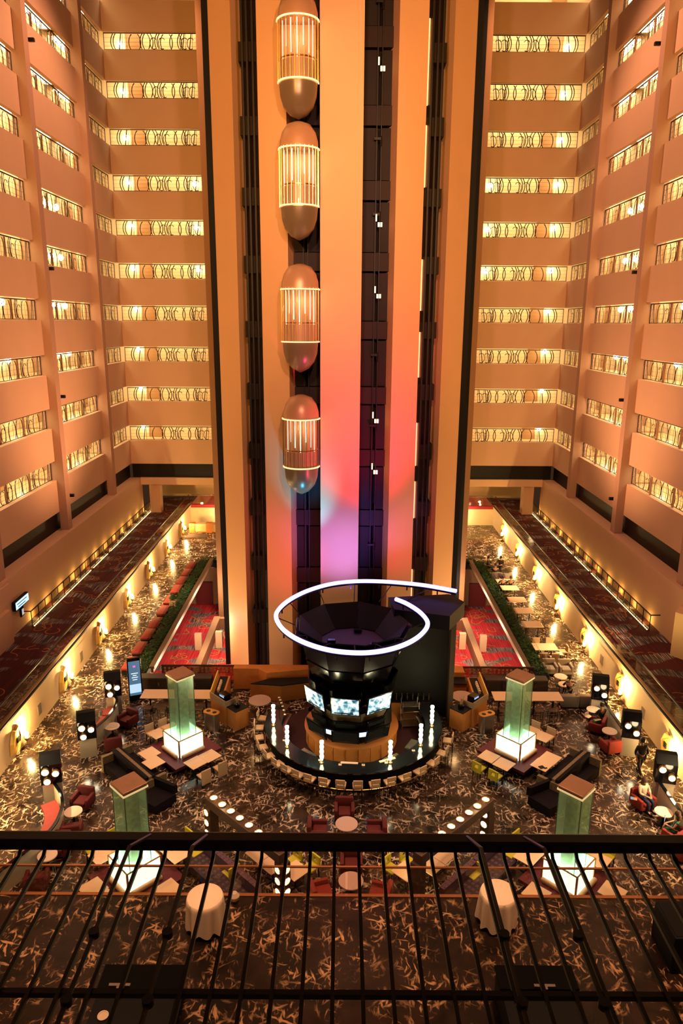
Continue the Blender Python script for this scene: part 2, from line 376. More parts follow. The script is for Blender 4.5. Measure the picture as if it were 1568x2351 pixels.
# balcony railings: scrolls of bent iron in front of a fine wire grid
def rail_meshes(W, seed, grid):
    rnd = random.Random(seed); H = 1.22
    fr = MB().box(0, W, -.03, .03, H, H+.07).box(0, W, -.02, .02, .02, .06)
    for x in (0, W-.05): fr.box(x, x+.05, -.03, .03, 0, H)
    scm = MB()
    RB = .026 if grid else .045
    def arc(cx, cz, rx, rz_, a0, a1, n=16, r=None):
        r = r or RB
        pts = []
        for i in range(n+1):
            a = R(a0+(a1-a0)*i/n); x = cx+rx*math.cos(a); z = cz+rz_*math.sin(a)
            if .03 < x < W-.03 and .03 < z < H: pts.append((x, 0, z))
            elif len(pts) > 1: scm.tube(pts, r, 4); pts = []
            else: pts = []
        if len(pts) > 1: scm.tube(pts, r, 4)
    x = .5
    while x < W-.3:
        k = rnd.random()
        if k < .3: arc(x+.5, .55, .5, .72, 0, 360, 24)
        elif k < .55: arc(x-.6, .6, 1.0, 1.0, -50, 50); arc(x-.35, .6, 1.0, 1.0, -50, 50)
        elif k < .8: arc(x+1.1, .6, 1.0, 1.0, 130, 230); arc(x+1.3, .6, 1.0, 1.0, 130, 230)
        else: scm.tube([(x, 0, .03), (x+.18, 0, H)], RB, 4); scm.tube([(x+.25, 0, .03), (x+.3, 0, H)], .02, 4)
        if rnd.random() < .4: arc(x+.7, .5, .3, .42, 40, 300, 14, RB*.8)
        x += rnd.uniform(.9, 1.6) if grid else rnd.uniform(.5, .85)
    gr = MB()
    nz = 4
    for i in range(1, nz): gr.box(0, W, .035, .05, H*i/nz-.008, H*i/nz+.008)
    if grid:
        n = int(W/.5)
        for i in range(1, n): gr.box(W*i/n-.008, W*i/n+.008, .035, .05, .05, H)
    return fr, scm, gr
RAILM = mat('rail_iron', (.05, .026, .012), .6)
def railing(kind, W, seed, grid, posts=0):
    fr, s_, g = rail_meshes(W, seed, grid)
    out = [('frame', fr.mesh('frame', RAILM)), ('scroll', s_.mesh('scroll', RAILM)), ('wire_grid', g.mesh('wire_grid', mat('wire', (.30, .18, .08), .6)))]
    if posts:
        for i in range(posts):
            p = MB().box(W*(i+1)/(posts+1)-.12, W*(i+1)/(posts+1)+.12, .07, .13, .02, 1.22); out.append(('post', p.mesh('post', mat('post_wood', (.36, .19, .08), .6))))
    return out
def put_railing(ms, label, loc, rz, group, flip=1):
    t = thing('balcony_railing', label, 'railing', loc, rz, group)
    t.scale = (flip, 1, 1)
    for n, me in ms:
        o = obj(n, me, None, t)
        if n in ('scroll', 'wire_grid'): o['kind'] = 'stuff'
BW = 20.05-12.05
rbk = railing('b', BW, 5, False)
rsd = [railing('s', y1-y0, 11+i, True, posts=(1, 2, 2)[i]) for i, (y0, y1) in enumerate(BAYS[:3])]
for k, z in levels()[:10]:
    f = ORD[k]
    put_railing(rbk, f'scrolled iron railing, {f} gallery from the bottom, back wall left of the tower', (-20.05, YB+.1, z), 0, 'railings of the back galleries')
    put_railing(rbk, f'scrolled iron railing, {f} gallery from the bottom, back wall right of the tower', (20.05, YB+.1, z), 0, 'railings of the back galleries', -1)
    for i, (y0, y1) in enumerate(BAYS[:3]):
        bn = ('beside the back corner', 'middle bay', 'bay at the picture edge')[i]
        if i == 0 and k > 10: continue
        put_railing(rsd[i], f'wire and scroll railing, {f} gallery up, left wall {bn}', (-XW-.34, y0, z), R(90), 'railings of the side galleries')
        put_railing(rsd[i], f'wire and scroll railing, {f} gallery up, right wall {bn}', (XW+.34, y0, z), R(90), 'railings of the side galleries')

# little wall lamps in the corridors
def mk_lamp(key):
    t = thing('corridor_lamp', '', 'lamp', group='lamps in the gallery corridors')
    obj('bulb', MB().lathe([(.02, -.26), (.17, -.15), (.21, 0), (.17, .15), (.02, .26)], 10), LAMPW, t, True)
    obj('wall_plate', MB().box(-.12, .12, .1, .16, -.2, .2), BRASS, t)
    return t
plamp = placed(mk_lamp)
for k, z in levels()[:10]:
    f = ORD[k]
    plamp(0, f'glowing wall lamp left of the door, {f} gallery up, back wall left of the tower', (-19.25, YB+1.9, z+1.05))
    plamp(0, f'glowing wall lamp right of the door, {f} gallery up, back wall right of the tower', (19.1, YB+1.9, z+1.05))
    if k in (5, 6, 4):
        plamp(0, f'glowing wall lamp nearest the tower, {f} gallery up, back wall left half', (-13.3, YB+1.9, z+.95))
        plamp(0, f'glowing wall lamp nearest the tower, {f} gallery up, back wall right half', (13.1, YB+1.9, z+.95))
    if k < 6:
        for s, sn in ((-1, 'left'), (1, 'right')):
            plamp(0, f'glowing corridor lamp, {f} gallery up, {sn} wall, farther of two in the middle bay', (s*(XW+1.95), 59.6, z+1.1), R(90)*-s)
            plamp(0, f'glowing corridor lamp, {f} gallery up, {sn} wall, nearer of two in the middle bay', (s*(XW+1.95), 57.6, z+1.1), R(90)*-s)
            plamp(0, f'glowing corridor lamp, {f} gallery up, {sn} wall, nearer bay', (s*(XW+1.95), 48.6, z+1.1), R(90)*-s)

# small cameras on the columns
def mk_cam(key):
    t = thing('security_camera', '', 'camera', group='cameras under the gallery columns')
    obj('bracket', MB().box(-.03, .03, 0, .25, -.03, .03), DARK, t)
    obj('housing', MB().rbox(-.11, .11, -.38, .02, -.12, .1, .03), DARK, t); return t
pcam = placed(mk_cam)
for x, y, z, l in ((-19.75, 50.2, 37.0, 'top left'), (-19.75, 50.0, 23.4, 'at half height on the left'), (-19.75, 50.0, 14.9, 'third down on the left'), (-19.75, 50.0, 7.8, 'lowest on the left, above the dark recess'),
                   (19.75, 50.2, 37.0, 'top right'), (19.75, 50.0, 23.4, 'at half height on the right'), (19.75, 50.0, 14.9, 'third down on the right'), (19.75, 50.0, 7.8, 'lowest on the right, above the dark recess')):
    pcam(0, f'small dark camera beside a gallery column, {l}', (x, y+.95, z), R(90) if x < 0 else R(-90))

# ------------------------------------------------------------------ the elevator tower
TZ0, TZ1 = -4.0, 50.0
tw = struct('elevator_tower', MB().prism([(-6.6, 46.6), (-4.9, 44.2), (-3.0, 42.7), (-.1, 42.2), (2.8, 42.7), (4.7, 44.2), (6.4, 46.6), (7.4, 50), (7.4, 55.9), (-7.6, 55.9), (-7.6, 50)], TZ0, TZ1), mat('shaft_brown', (.013, .007, .005), .6, var=(.8, .5), spec=.2))
tag(tw, 'tall round elevator tower with orange plaster fins and dark shafts between them', 'tower'); del tw['category']; del tw['label']
for poly in ([(-1.2, 40), (.98, 40), (.85, 42.6), (-1.05, 42.6)],
             [(-4.5, 41.85), (-2.95, 40.95), (-2.45, 43), (-3.6, 44.1)],
             [(2.75, 40.95), (4.3, 41.85), (3.4, 44.1), (2.25, 43)],
             [(-7.9, 47.6), (-6.18, 44.5), (-5.75, 45.5), (-6.6, 48.2)],
             [(7.7, 47.6), (5.98, 44.5), (5.55, 45.5), (6.4, 48.2)]):
    obj('fin', MB().prism(poly, TZ0, TZ1), FIN, tw)
sb = mat('shaft_beam', (.022, .011, .007), .6, spec=.2)
for s, cx in ((1, 1.85), (-1, -2.05)):
    for k in range(-2, 12):
        z = 8.2+DZ*k
        obj('shaft_beam', MB().box(cx-.95, cx+.95, 41.9, 42.5, z, z+.95), sb, tw)
        obj('shaft_panel', MB().box(cx-.8, cx-.05, 42.0, 42.5, z+1.0, z+DZ-.1).box(cx+.1, cx+.75, 42.02, 42.5, z+1.0, z+DZ-.1), MATS['shaft_brown'], tw)
    for dx in (-.12, .12, .84): obj('guide_rail', MB().box(cx+dx-.025, cx+dx+.025, 41.75, 41.9, TZ0, TZ1), DARK, tw)
for s in (-1, 1):
    for k in range(-2, 12):
        z = 8.2+DZ*k; cx = -.1+s*5.15
        obj('shaft_beam', MB().box(cx-.5, cx+.5, 44.1, 45, z, z+.95), sb, tw)
    for dx in (.0, .3, .55): obj('guide_rail', MB().box(-.1+s*(4.75+dx)-.05, -.1+s*(4.75+dx)+.05, 43.0, 43.2, TZ0, TZ1), DARK, tw)
    obj('guide_rail', MB().box(*sorted((-.1+s*7.85, -.1+s*8.2)), 47.9, 48.5, TZ0, TZ1), BLK2, tw)
# lit landings seen edge-on beside the right fin, and small floor markers in the open shaft
slot = mat('landing_light', (1, .7, .4), .5, emit=(1, .55, .25), es=1.3); mark = mat('marker_light', (1, .8, .6), .5, emit=(1, .62, .36), es=2.2)
for z0, z1 in ((31.4, 35.5), (27.3, 30.4), (20.7, 23.5), (16.9, 19.5), (11.6, 14.2), (8.3, 10.6), (2.6, 4.9)):
    obj('landing_opening', MB().box(4.42, 4.52, 43.3, 43.5, z0, z1), slot, tw); obj('landing_jamb', MB().box(4.56, 4.68, 43.3, 43.55, z0, z1), DWOOD, tw)
for z in (32.8, 25.3, 21.6, 14.7, 11.7):
    obj('floor_marker', MB().box(1.86, 1.96, 41.6, 41.7, z-.28, z-.06).box(1.74, 1.81, 41.6, 41.7, z, z+.35).box(2.0, 2.1, 41.6, 41.7, z-.28, z-.06), mark, tw)
for z in (35.6, 29.3, 25.6, 18.2, 14.2, 7.0): obj('cable_bracket', MB().box(1.6, 1.95, 41.65, 41.9, z, z+.12).cyl(1.95, 41.7, z-.3, z+.2, .05, 8), DARK, tw)

# elevator cabins: glass capsules with rows of bulbs, at rest on the left shaft
def mk_cab(key):
    t = thing('elevator_cabin', '', 'elevator', group='glass elevator cabins on the left shaft')
    n = 14
    def half(r, z0, z1, m, name, cap=True):
        obj(name, MB().cyl(0, 0, z0, z1, r, 24), m, t, True)
    obj('floor_disc', MB().cyl(0, 0, 0, .12, .95, 24), BRASS, t)
    domem = mat('cabin_dome', (.20, .14, .07), .3, .2)
    obj('bottom_dome', MB().lathe([(.05, -1.55), (.45, -1.35), (.75, -1.0), (.90, -.55), (.95, 0)], 24), domem, t, True)
    obj('top_dome', MB().lathe([(.98, 2.75), (.96, 3.1), (.85, 3.5), (.6, 3.85), (.2, 4.0)], 24), mat('cabin_roof', (.60, .33, .16), .35, .2), t, True)
    obj('glass_wall', MB().cyl(0, 0, .12, 2.75, 1.0, 28), glass('cabin_glass', (.95, .90, .85), .12), t, True)
    obj('handrail', MB().ring(.9, .95, 1.0, 1.06, 180, 360, 20), BRASS, t)
    obj('wainscot', MB().ring(.86, .9, .12, .95, 190, 350, 20), mat('cabin_panel', (.75, .5, .3), .4, .2), t)
    obj('rear_wall', MB().box(-.85, .85, .45, .55, .12, 2.75), mat('cabin_wood', (.62, .38, .20), .5), t)
    for i in range(n):
        a = R(185+170*i/(n-1)); r = 1.0
        f = obj('mullion', MB().box(r*math.cos(a)-.014, r*math.cos(a)+.014, r*math.sin(a)-.014, r*math.sin(a)+.014, .1, 2.8), BRASS, t)
    for i in range(7):
        a = R(205+130*i/6)
        obj('light_strip', MB().cyl(.8*math.cos(a), .8*math.sin(a), (.9, 1.5, 1.2)[i % 3], 2.65, .018, 6), mat('cabin_light', (1, .8, .6), .5, emit=(1, .78, .55), es=4), t)
    for z, r in ((2.72, 1.02), (.06, 1.0)):
        obj('bulb_ring', MB().ring(r-.02, r+.03, z-.03, z+.03, 180, 360, 28), mat('bulb_ring_glow', (1, .8, .5), .5, emit=(1, .62, .3), es=1.6), t)
    obj('guide_arm', MB().box(-.3, .3, .55, 1.9, .5, .8).box(-.3, .3, .55, 1.9, 2.2, 2.5), DARK, t)
    return t
pcab = placed(mk_cab)
cabs = [(31.3, 'topmost'), (25.65, 'second from the top'), (18.95, 'third from the top'), (12.2, 'lowest')]
for z, n_ in cabs: pcab(0, f'glass capsule elevator cabin with domed base, {n_} on the left shaft', (-2.25, 39.7, z))
for z, _ in cabs: lamp('cabin_lamp', 'POINT', (-2.25, 39.5, z+2.2), 30, (1, .62, .34), size=.15)

# ------------------------------------------------------------------ lower walls, floors, mezzanine
lob = struct('floor', MB().box(-15.4, 15.5, 18.5, 37.95, -.4, 0).box(-15.4, -11.9, 37.95, 58.7, -.4, 0).box(11.9, 15.5, 37.95, 58.7, -.4, 0).box(-15.4, 15.5, 58.7, 71.5, -.4, 0), MAR)
nearf = struct('mezzanine_floor', MB().box(-19.4, 19.4, 11.0, 19.6, 1.7, 2.0), MAR2)
for s, n_ in ((-1, 'left'), (1, 'right')):
    xs = 15.4 if s < 0 else 15.5
    g = MB().box(*sorted((s*(xs), s*19.35)), 19.6, 74.5, 1.7, 2.0)
    cf = struct('carpet_floor', g, CAR)
    aw = struct(f'wall_aisle_{n_}', MB().box(*sorted((s*xs, s*(xs+.2))), 18, 71.6, 0, 1.69), SCON)
    obj('coping', MB().box(*sorted((s*(xs-.05), s*(xs+.25))), 19.6, 71.6, 1.69, 2.06), SCON, aw)
    hw = struct(f'wall_mezzanine_{n_}', MB().box(*sorted((s*19.3, s*19.5)), 22, 68.4, 2, 5.32), PL)
    # glass balustrade above the aisle wall
    bal = thing('glass_balustrade', f'long clear glass balustrade with thin bronze rail on top of the {n_} aisle wall', 'balustrade')
    y = 19.8
    while y < 71:
        obj('glass_pane', MB().box(s*(xs+.1)-.008, s*(xs+.1)+.008, y+.02, min(y+2.38, 71.4), 2.06, 3.0), GLASS, bal); y += 2.4
    obj('top_rail', MB().box(*sorted((s*(xs+.06), s*(xs+.14))), 19.8, 71.4, 3.0, 3.05), MET, bal)
    obj('base_channel', MB().box(*sorted((s*(xs-.06), s*(xs+.02))), 19.8, 71.4, 1.98, 2.07), BLK2, bal)
    # inner glass rail with LED foot
    lr = thing('lit_balustrade', f'glass balustrade with a dotted line of LEDs along its foot on the {n_} mezzanine', 'balustrade')
    y = 40.7
    while y < 71.4:
        obj('glass_pane', MB().box(s*18.72-.008, s*18.72+.008, y, y+1.0, 2.05, 3.0), GLASS, lr)
        obj('post', MB().box(s*18.72-.02, s*18.72+.02, y-.02, y+.02, 2.0, 3.05), DARK, lr); y += 1.05
    obj('top_rail', MB().box(s*18.72-.03, s*18.72+.03, 40.7, 71.5, 3.0, 3.05).box(*sorted((s*18.7, s*19.3)), 40.67, 40.73, 3.0, 3.05), MET, lr)
    obj('kerb', MB().box(*sorted((s*18.62, s*18.68)), 40.7, 71.5, 2.0, 2.05), DARK, lr)
    d = MB(); y = 40.75
    while y < 71.4:
        if not (55.0 < y < 55.5 or 51.0 < y < 51.4): d.box(*sorted((s*18.60, s*18.66)), y, y+.11, 2.04, 2.07)
        y += .22
    o = obj('led_dot', d, LED, lr); o['kind'] = 'stuff'
    for i in range(13):
        lamp('led_glow', 'POINT', (s*18.98, 42+2.4*i, 2.25), 30, (1, .58, .14), size=.04)
# far end of the lobby
fw = struct('wall_far', MB().box(-15.4, 15.5, 71.4, 71.7, 0, 1.69).box(-19.5, 19.5, 75.2, 75.5, 2, 5.3), CREAM)
struct('carpet_floor', MB().box(-15.4, 15.5, 71.35, 75.2, 1.7, 2.0), mat('bridge_carpet', (.42, .03, .04), .9, var=(1.2, .6)))
struct('ceiling', MB().box(-19.4, 19.4, 68.4, 75.5, 4.9, 5.1), CREAM)
fb = thing('glass_balustrade', 'short clear glass balustrade across the far end above the lobby wall', 'balustrade')
for i in range(12): obj('glass_pane', MB().box(-15.2+2.55*i, -12.7+2.55*i, 71.5, 71.52, 2.05, 3.0), GLASS, fb)
obj('top_rail', MB().box(-15.3, 15.4, 71.48, 71.54, 3.0, 3.05), MET, fb)
for x in (-11.7, 11.8):
    lw = thing('wall_lamp', f'glowing upright wall lamp on the far lobby wall, {"left" if x < 0 else "right"} of the tower', 'lamp', (x, 71.3, 1.15)); obj('shade', MB().cyl(0, 0, -.35, .35, .12, 14), LAMPG, lw, True); obj('wall_plate', MB().box(-.08, .08, .02, .1, -.45, .45), BRASS, lw)
    lamp('wall_wash', 'POINT', (x, 70.6, 1.3), 420, (1, .72, .34), size=.25); lamp('bridge_lamp', 'POINT', (x*.95, 73.6, 4.4), 130, (1, .62, .26), size=.2)
for s, n_ in ((-1, 'left'), (1, 'right')):
    pic = thing('wall_picture', f'framed {"blue and white" if s<0 else "grey and cream"} picture on the bridge wall left of the tower' if s < 0 else 'framed grey and cream picture on the bridge wall right of the tower', 'picture', (s*13.6, 75.1, 3.7))
    obj('frame', MB().box(-1.3, 1.3, -.05, .05, -.1, .9), DWOOD, pic); obj('canvas', MB().box(-1.2, 1.2, -.08, -.04, 0, .8), mat('picture_'+n_, (.30, .42, .55) if s < 0 else (.4, .33, .22), .6, var=(3.5, .9)), pic)
    dk = struct('mezzanine_column', MB().box(*sorted((s*17.6, s*18.6)), 68.2, 69.2, 2, 4.9), PL)
# piers at the near ends of the mezzanine walls
pl_ = struct('wall_pier', MB().box(-19.35, -18.9, 36.6, 38.6, 2, 4.0).box(-19.35, -19.2, 36, 39.4, 2, 5.3), PL)
pr_ = struct('wall_pier', MB().prism([(19.3, 38.4), (18.55, 37.4), (19.3, 36.4)], 2, 4.6), mat('pier_cream', (.8, .55, .28), .7))
lamp('pier_lamp', 'POINT', (17.2, 36.4, 4.2), 60, (1, .66, .22), size=.2)
sg = thing('wall_sign', 'small lit bluish sign board high on the left mezzanine wall', 'sign', (-19.0, 40.1, 3.9), 0)
obj('board', MB().box(-.1, .1, -.9, .9, -.28, .28), BLK2, sg)
obj('lit_face', MB().box(.1, .12, -.85, .85, -.22, .22), mat('sign_face', (.6, .8, 1), .5, emit=(.45, .72, 1), es=1.4), sg)
for i in range(2): obj('text_line', MB().box(.12, .125, -.7+.1*i, .6-.2*i, .05-.18*i, .1-.18*i), BLK2, sg)
th = thing('wall_clock_panel', 'small dark square panel with a pale face beside the left mezzanine wall sign', 'panel', (-19.22, 40.6, 3.05))
obj('case', MB().rbox(-.05, .06, -.2, .2, -.3, .3, .04), BLK2, th); obj('face', MB().box(.06, .075, -.12, .12, -.18, .18), mat('panel_face', (.7, .75, .8), .5, emit=(.7, .8, .9), es=.5), th)

# the well around the tower: lower carpet, walls, planters
low = struct('lower_floor', MB().box(-14, 14, 37.2, 70, -4.3, -4.0), CAR2)
bz = mat('well_bronze', (.20, .11, .05), .5, .3); bz2 = mat('well_plaster', (.34, .20, .10), .8)
for s in (-1, 1):
    ww = struct('wall_well', MB().box(*sorted((s*11.9, s*12.1)), 37.9, 58.7, -1.6, -.4), bz2)
    obj('fascia', MB().box(*sorted((s*10.75, s*10.9)), 37.9, 57.6, .45, .7), bz, ww)
    obj('cap', MB().box(*sorted((s*10.7, s*11.0)), 37.9, 57.6, .7, .84), mat('well_cap', (.14, .07, .03), .5), ww)
    rw = struct('ridge_wall', MB().prism([(s*10.1, 43.6), (s*9.7, 43.6), (s*9.75, 54.5), (s*10.25, 54.5)], -4, -3.05), bz2)
    obj('cross_wall', MB().box(*sorted((s*8.3, s*9.8)), 54.1, 54.5, -4, -3.1), bz2, rw)
    for xx, y in ((9.0, 50.6), (10.5, 50.2)): obj('lit_panel', MB().box(*sorted((s*xx, s*(xx+.5))), y, y+.3, -4, -2.7), mat('lit_stair_panel', (.85, .62, .38), .6), rw)
    struct('lower_door', MB().box(*sorted((s*11.2, s*12.6)), 59.2, 59.5, -4, -1.9), mat('red_door', (.14, .01, .012), .5))
    struct('wall_lower', MB().box(*sorted((s*8, s*14)), 59.5, 59.8, -4, -.4), bz2)
    for y in (42, 48, 54): lamp('well_lamp', 'POINT', (s*9.3, y, -.9), 520, (1, .66, .42), size=.4)
    # planters
    pt = thing('planter', f'long dark planter with a clipped green hedge along the {"left" if s<0 else "right"} side of the well', 'planter', (0, 0, 0))
    obj('trough', MB().box(*sorted((s*11.2, s*12.05)), 38, 58.6, 0, .38).box(*sorted((s*10.2, s*11.2)), 57.8, 58.6, 0, .38), BLK2, pt)
    for yy in range(6): obj('glass_pane', MB().box(s*12.1-.01, s*12.1+.01, 38+3.43*yy, 41.3+3.43*yy, 0, .85), GLASS, pt)
    lf = MB()
    for i in range(3600):
        if i < 3100: x = s*random.uniform(11.25, 12.0); y = random.uniform(38, 58.6)
        else: x = s*random.uniform(10.2, 11.3); y = random.uniform(57.85, 58.5)
        z = .38+random.random()**1.5*.38; a = random.uniform(0, 6.28); q = random.uniform(.05, .12)
        c, d = math.cos(a)*q, math.sin(a)*q; h = random.uniform(-.06, .09)
        lf.add([(x-c, y-d, z), (x+d*.4, y-c*.4, z+.02), (x+c, y+d, z+h), (x-d*.4, y+c*.4, z)], [(0, 1, 2, 3)])
    o = obj('foliage', lf, LEAF, pt); o['kind'] = 'stuff'
# low glass screen with its reflection modelled as a dotted band across the near end of the well
for (x0, x1), n_ in (((-10.2, -2.4), 'left'), ((6.7, 11.0), 'right')):
    sn = thing('well_screen', f'glass screen with two rows of reflected dots across the near end of the well, {n_}', 'screen')
    obj('glass_pane', MB().box(x0, x1, 37.6, 37.63, 0, .62), glass('smoked_glass', (.55, .45, .38), .18), sn)
    obj('reflection_band', MB().box(x0, x1, 37.58, 37.62, .62, 1.05), glass('band_glass', (.45, .33, .25), .12), sn)
    obj('top_rail', MB().box(x0, x1, 37.55, 37.67, 1.05, 1.1), MET, sn)
    d = MB(); x = x0+.15
    while x < x1-.2:
        for z in (.68, .86): d.box(x, x+.11, 37.56, 37.58, z, z+.11)
        x += .235
    obj('reflected_dot', d, mat('dot_reflection', (.42, .22, .11), .5), sn)['kind'] = 'stuff'
# carpet scrolls woven in yellow: flat ribbons on both mezzanine carpets and the lower carpet
def scrolls(name, regions, z, n, parent):
    mb = MB(); rnd = random.Random(3)
    for i in range(n):
        x0, x1, y0, y1 = regions[i % len(regions)]
        x = rnd.uniform(x0, x1); y = rnd.uniform(y0, y1); a = rnd.uniform(0, 6.28); L = rnd.uniform(.6, 1.9); pts = []
        kind = rnd.random()
        for k in range(15):
            t = k/14
            if kind < .55: ang = a+math.sin(t*5.5)*1.5; 
            else: ang = a+t*5.2
            x += math.cos(ang)*L/9; y += math.sin(ang)*L/9
            pts.append((min(max(x, x0), x1), min(max(y, y0), y1)))
        for k in range(14):
            p, q = Vector(pts[k]), Vector(pts[k+1]); d = q-p
            if d.length < .01: continue
            m = Vector((-d.y, d.x)).normalized()*.032
            mb.add([(p.x-m.x, p.y-m.y, z), (p.x+m.x, p.y+m.y, z), (q.x+m.x, q.y+m.y, z), (q.x-m.x, q.y-m.y, z)], [(0, 3, 2, 1)])
    o = obj('scroll_pattern', mb, SCR if z < 0 else SCR2, parent); o['kind'] = 'stuff'; return o
scrolls('a', [(-18.5, -15.7, 24, 71)], 2.012, 85, bpy.data.objects['carpet_floor'])
scrolls('b', [(15.8, 18.5, 24, 71)], 2.012, 85, bpy.data.objects['carpet_floor.001'])
scrolls('c', [(-12.5, -8, 38, 59), (8, 12.5, 38, 59)], -3.985, 120, low)

# far cabinets
for s, n_ in ((-1, 'left'),):
    cb = thing('sideboard', 'orange wood service counter against the far left lobby wall', 'cabinet', (-13.4, 68.3, 0))
    obj('body', MB().box(-1.5, -.95, -.3, .3, 0, .95).box(.15, .75, -.3, .3, 0, .98).box(-1.5, 3.6, -.2, .3, 0, .1), WOOD, cb)
    obj('front_panel', MB().box(-.95, .15, -.25, -.2, .1, .8), mat('pale_wood', (.75, .50, .22), .5), cb)
    obj('front_panel', MB().box(.85, 3.4, -.25, -.2, .1, .85), MATS['pale_wood'], cb)
    obj('worktop', MB().box(-.98, .18, -.32, .3, .8, .88), CREAM, cb); obj('rail', MB().box(.75, 3.5, -.28, .3, .85, .93), WOOD, cb)
mt = thing('floor_mat', 'dark brown mat on the marble in front of the far wooden counter', 'mat', (-13.9, 66.9, 0)); obj('mat_pad', MB().rbox(-1, 1, -.7, .7, 0, .03, .01), mat('mat_brown', (.10, .05, .04), .9), mt)

# ------------------------------------------------------------------ wall sconces along the aisles
def mk_sconce(key):
    t = thing('wall_sconce', '', 'sconce', group='brass sconces along the aisle walls')
    pts = [(-.55, .05), (-.3, .0), (.0, .1), (.25, .0), (.5, .15), (.52, .6), (.45, 1.15), (.3, 1.25), (.1, 1.05), (-.15, 1.15), (-.35, .95), (-.5, .6)]
    sh = MB(); n = len(pts)
    vs = [(0.02, p[0], p[1]) for p in pts]+[(.13+.05*math.sin(3*i), p[0]*.8, p[1]*.9+.05) for i, p in enumerate(pts)]
    sh.add(vs, [tuple(range(n, 2*n))]+[(i, (i+1) % n, n+(i+1) % n, n+i) for i in range(n)])
    obj('wavy_plate', sh, mat('gold_plate', (.85, .52, .12), .35, .5), t)
    obj('slot', MB().box(.15, .2, -.05, .2, .45, .7), BLK2, t)
    obj('cup', MB().lathe([(.04, -.22), (.10, -.12), (.16, 0), (.13, .02)], 12, M=Matrix.Translation((.26, .72, .3))), BRASS, t, True)
    obj('bulb', MB().lathe([(.02, 0), (.09, .05), (.11, .14), (.06, .26), (.01, .3)], 10, M=Matrix.Translation((.26, .72, .33))), LAMPW, t, True)
    return t
psc = placed(mk_sconce)
for s, n_ in ((-1, 'left'), (1, 'right')):
    xs = 15.4 if s < 0 else 15.5
    for i in range(8):
        y = 66.6-6.05*i
        if y < 23: continue
        o = psc(0, f'wavy gold sconce glowing on the {n_} aisle wall, {"farthest from the camera" if i==0 else nth(i)+" counted from the far end"}', (s*xs, y, .25), R(0) if s < 0 else R(180))
        o.scale = (1, -s*1.0 if False else 1, 1)
        yy = y+(.72 if s < 0 else -.72)
        lamp('sconce_light', 'POINT', (s*(xs-.34), yy, 1.05), 430, (1, .62, .20), size=.10)
# air grilles between the sconces
for s, xs, n_ in ((-1, 15.4, 'left'), (1, 15.5, 'right')):
    for i in range(3):
        v = thing('air_grille', f'small grey air grille low on the {n_} aisle wall, {("farthest","middle","nearest")[i]} of three', 'grille', (s*(xs-.02), 39.2-3.0*2.0*i if i else 39.3, .5), 0, 'air grilles in the aisle walls')
        obj('frame', MB().box(-.02, .02, -.2, .2, 0, .55), mat('grille_grey', (.22, .16, .11), .6), v)
        for k in range(5): obj('slat', MB().box(-.03, .03, -.17, .17, .06+.1*k, .09+.1*k), MATS['grille_grey'], v)
# ceiling downlights over the lobby aisles: pools and sparkles on the marble
for x, y in ((-13.6, 62), (13.4, 62), (-13.7, 50), (13.9, 52), (-13.9, 38), (14.6, 40), (-13.9, 26), (14.6, 25)):
    lamp('down_light', 'SPOT', (x, y, 5.0), 1900, (1, .72, .38), (x, y, 0), .08, spot=95, blend=.8)
for x, y, e in ((-5, 26, 700), (6, 26, 700), (.5, 23, 500), (-9, 33, 600), (10, 33, 600), (-9.5, 24, 500), (10.5, 24, 500)):
    lamp('down_light', 'SPOT', (x, y, 16), e*4.6, (1, .60, .36), (x, y, 0), .12, spot=60, blend=.8)  # added fill spots in mid-air over the lobby, no fixture
for x, y in ((-4, 16), (5, 16), (-12, 15), (13, 15)):
    lamp('down_light', 'SPOT', (x, y, 14), 2300, (1, .55, .28), (x, y+1.5, 2), .12, spot=80, blend=.8)  # added fill for the near mezzanine, also without a fixture

# ------------------------------------------------------------------ the round bar
BX, BY = .65, 31.75
def pol(r, deg): a = R(deg-90); return BX+r*math.cos(a), BY+r*math.sin(a)     # 0 = towards the camera, + to the right
struct('bar_floor', MB().cyl(BX, BY, .0, .012, 3.92, 64).box(-1.7, 2.6, 34.5, 36.4, 0, .012), mat('bar_floor_tile', (.045, .014, .014), .5, var=(3, .3), spec=.3))
bar = thing('bar_counter', 'round black granite bar counter with glossy top around the screen tower', 'bar')
A0, A1 = -200, 15     # math angles of the ring: open at the back right
obj('counter_top', MB().ring(3.5, 4.32, 1.04, 1.1, -205, 25, 72, BX, BY), GRAN, bar)
obj('counter_front', MB().ring(3.95, 4.05, 0, 1.04, -205, 25, 72, BX, BY), BLK2, bar)
obj('inner_shelf', MB().ring(3.3, 3.55, .75, .8, -200, 20, 60, BX, BY), CHROME, bar)
obj('foot_rail', MB().tube([(BX+4.32*math.cos(R(a)), BY+4.32*math.sin(R(a)), .28) for a in range(-195, 16, 5)], .025, 6), BRASS, bar, True)
obj('kick_plate', MB().ring(3.9, 4.0, 0, .15, -200, 20, 60, BX, BY), DARK, bar)
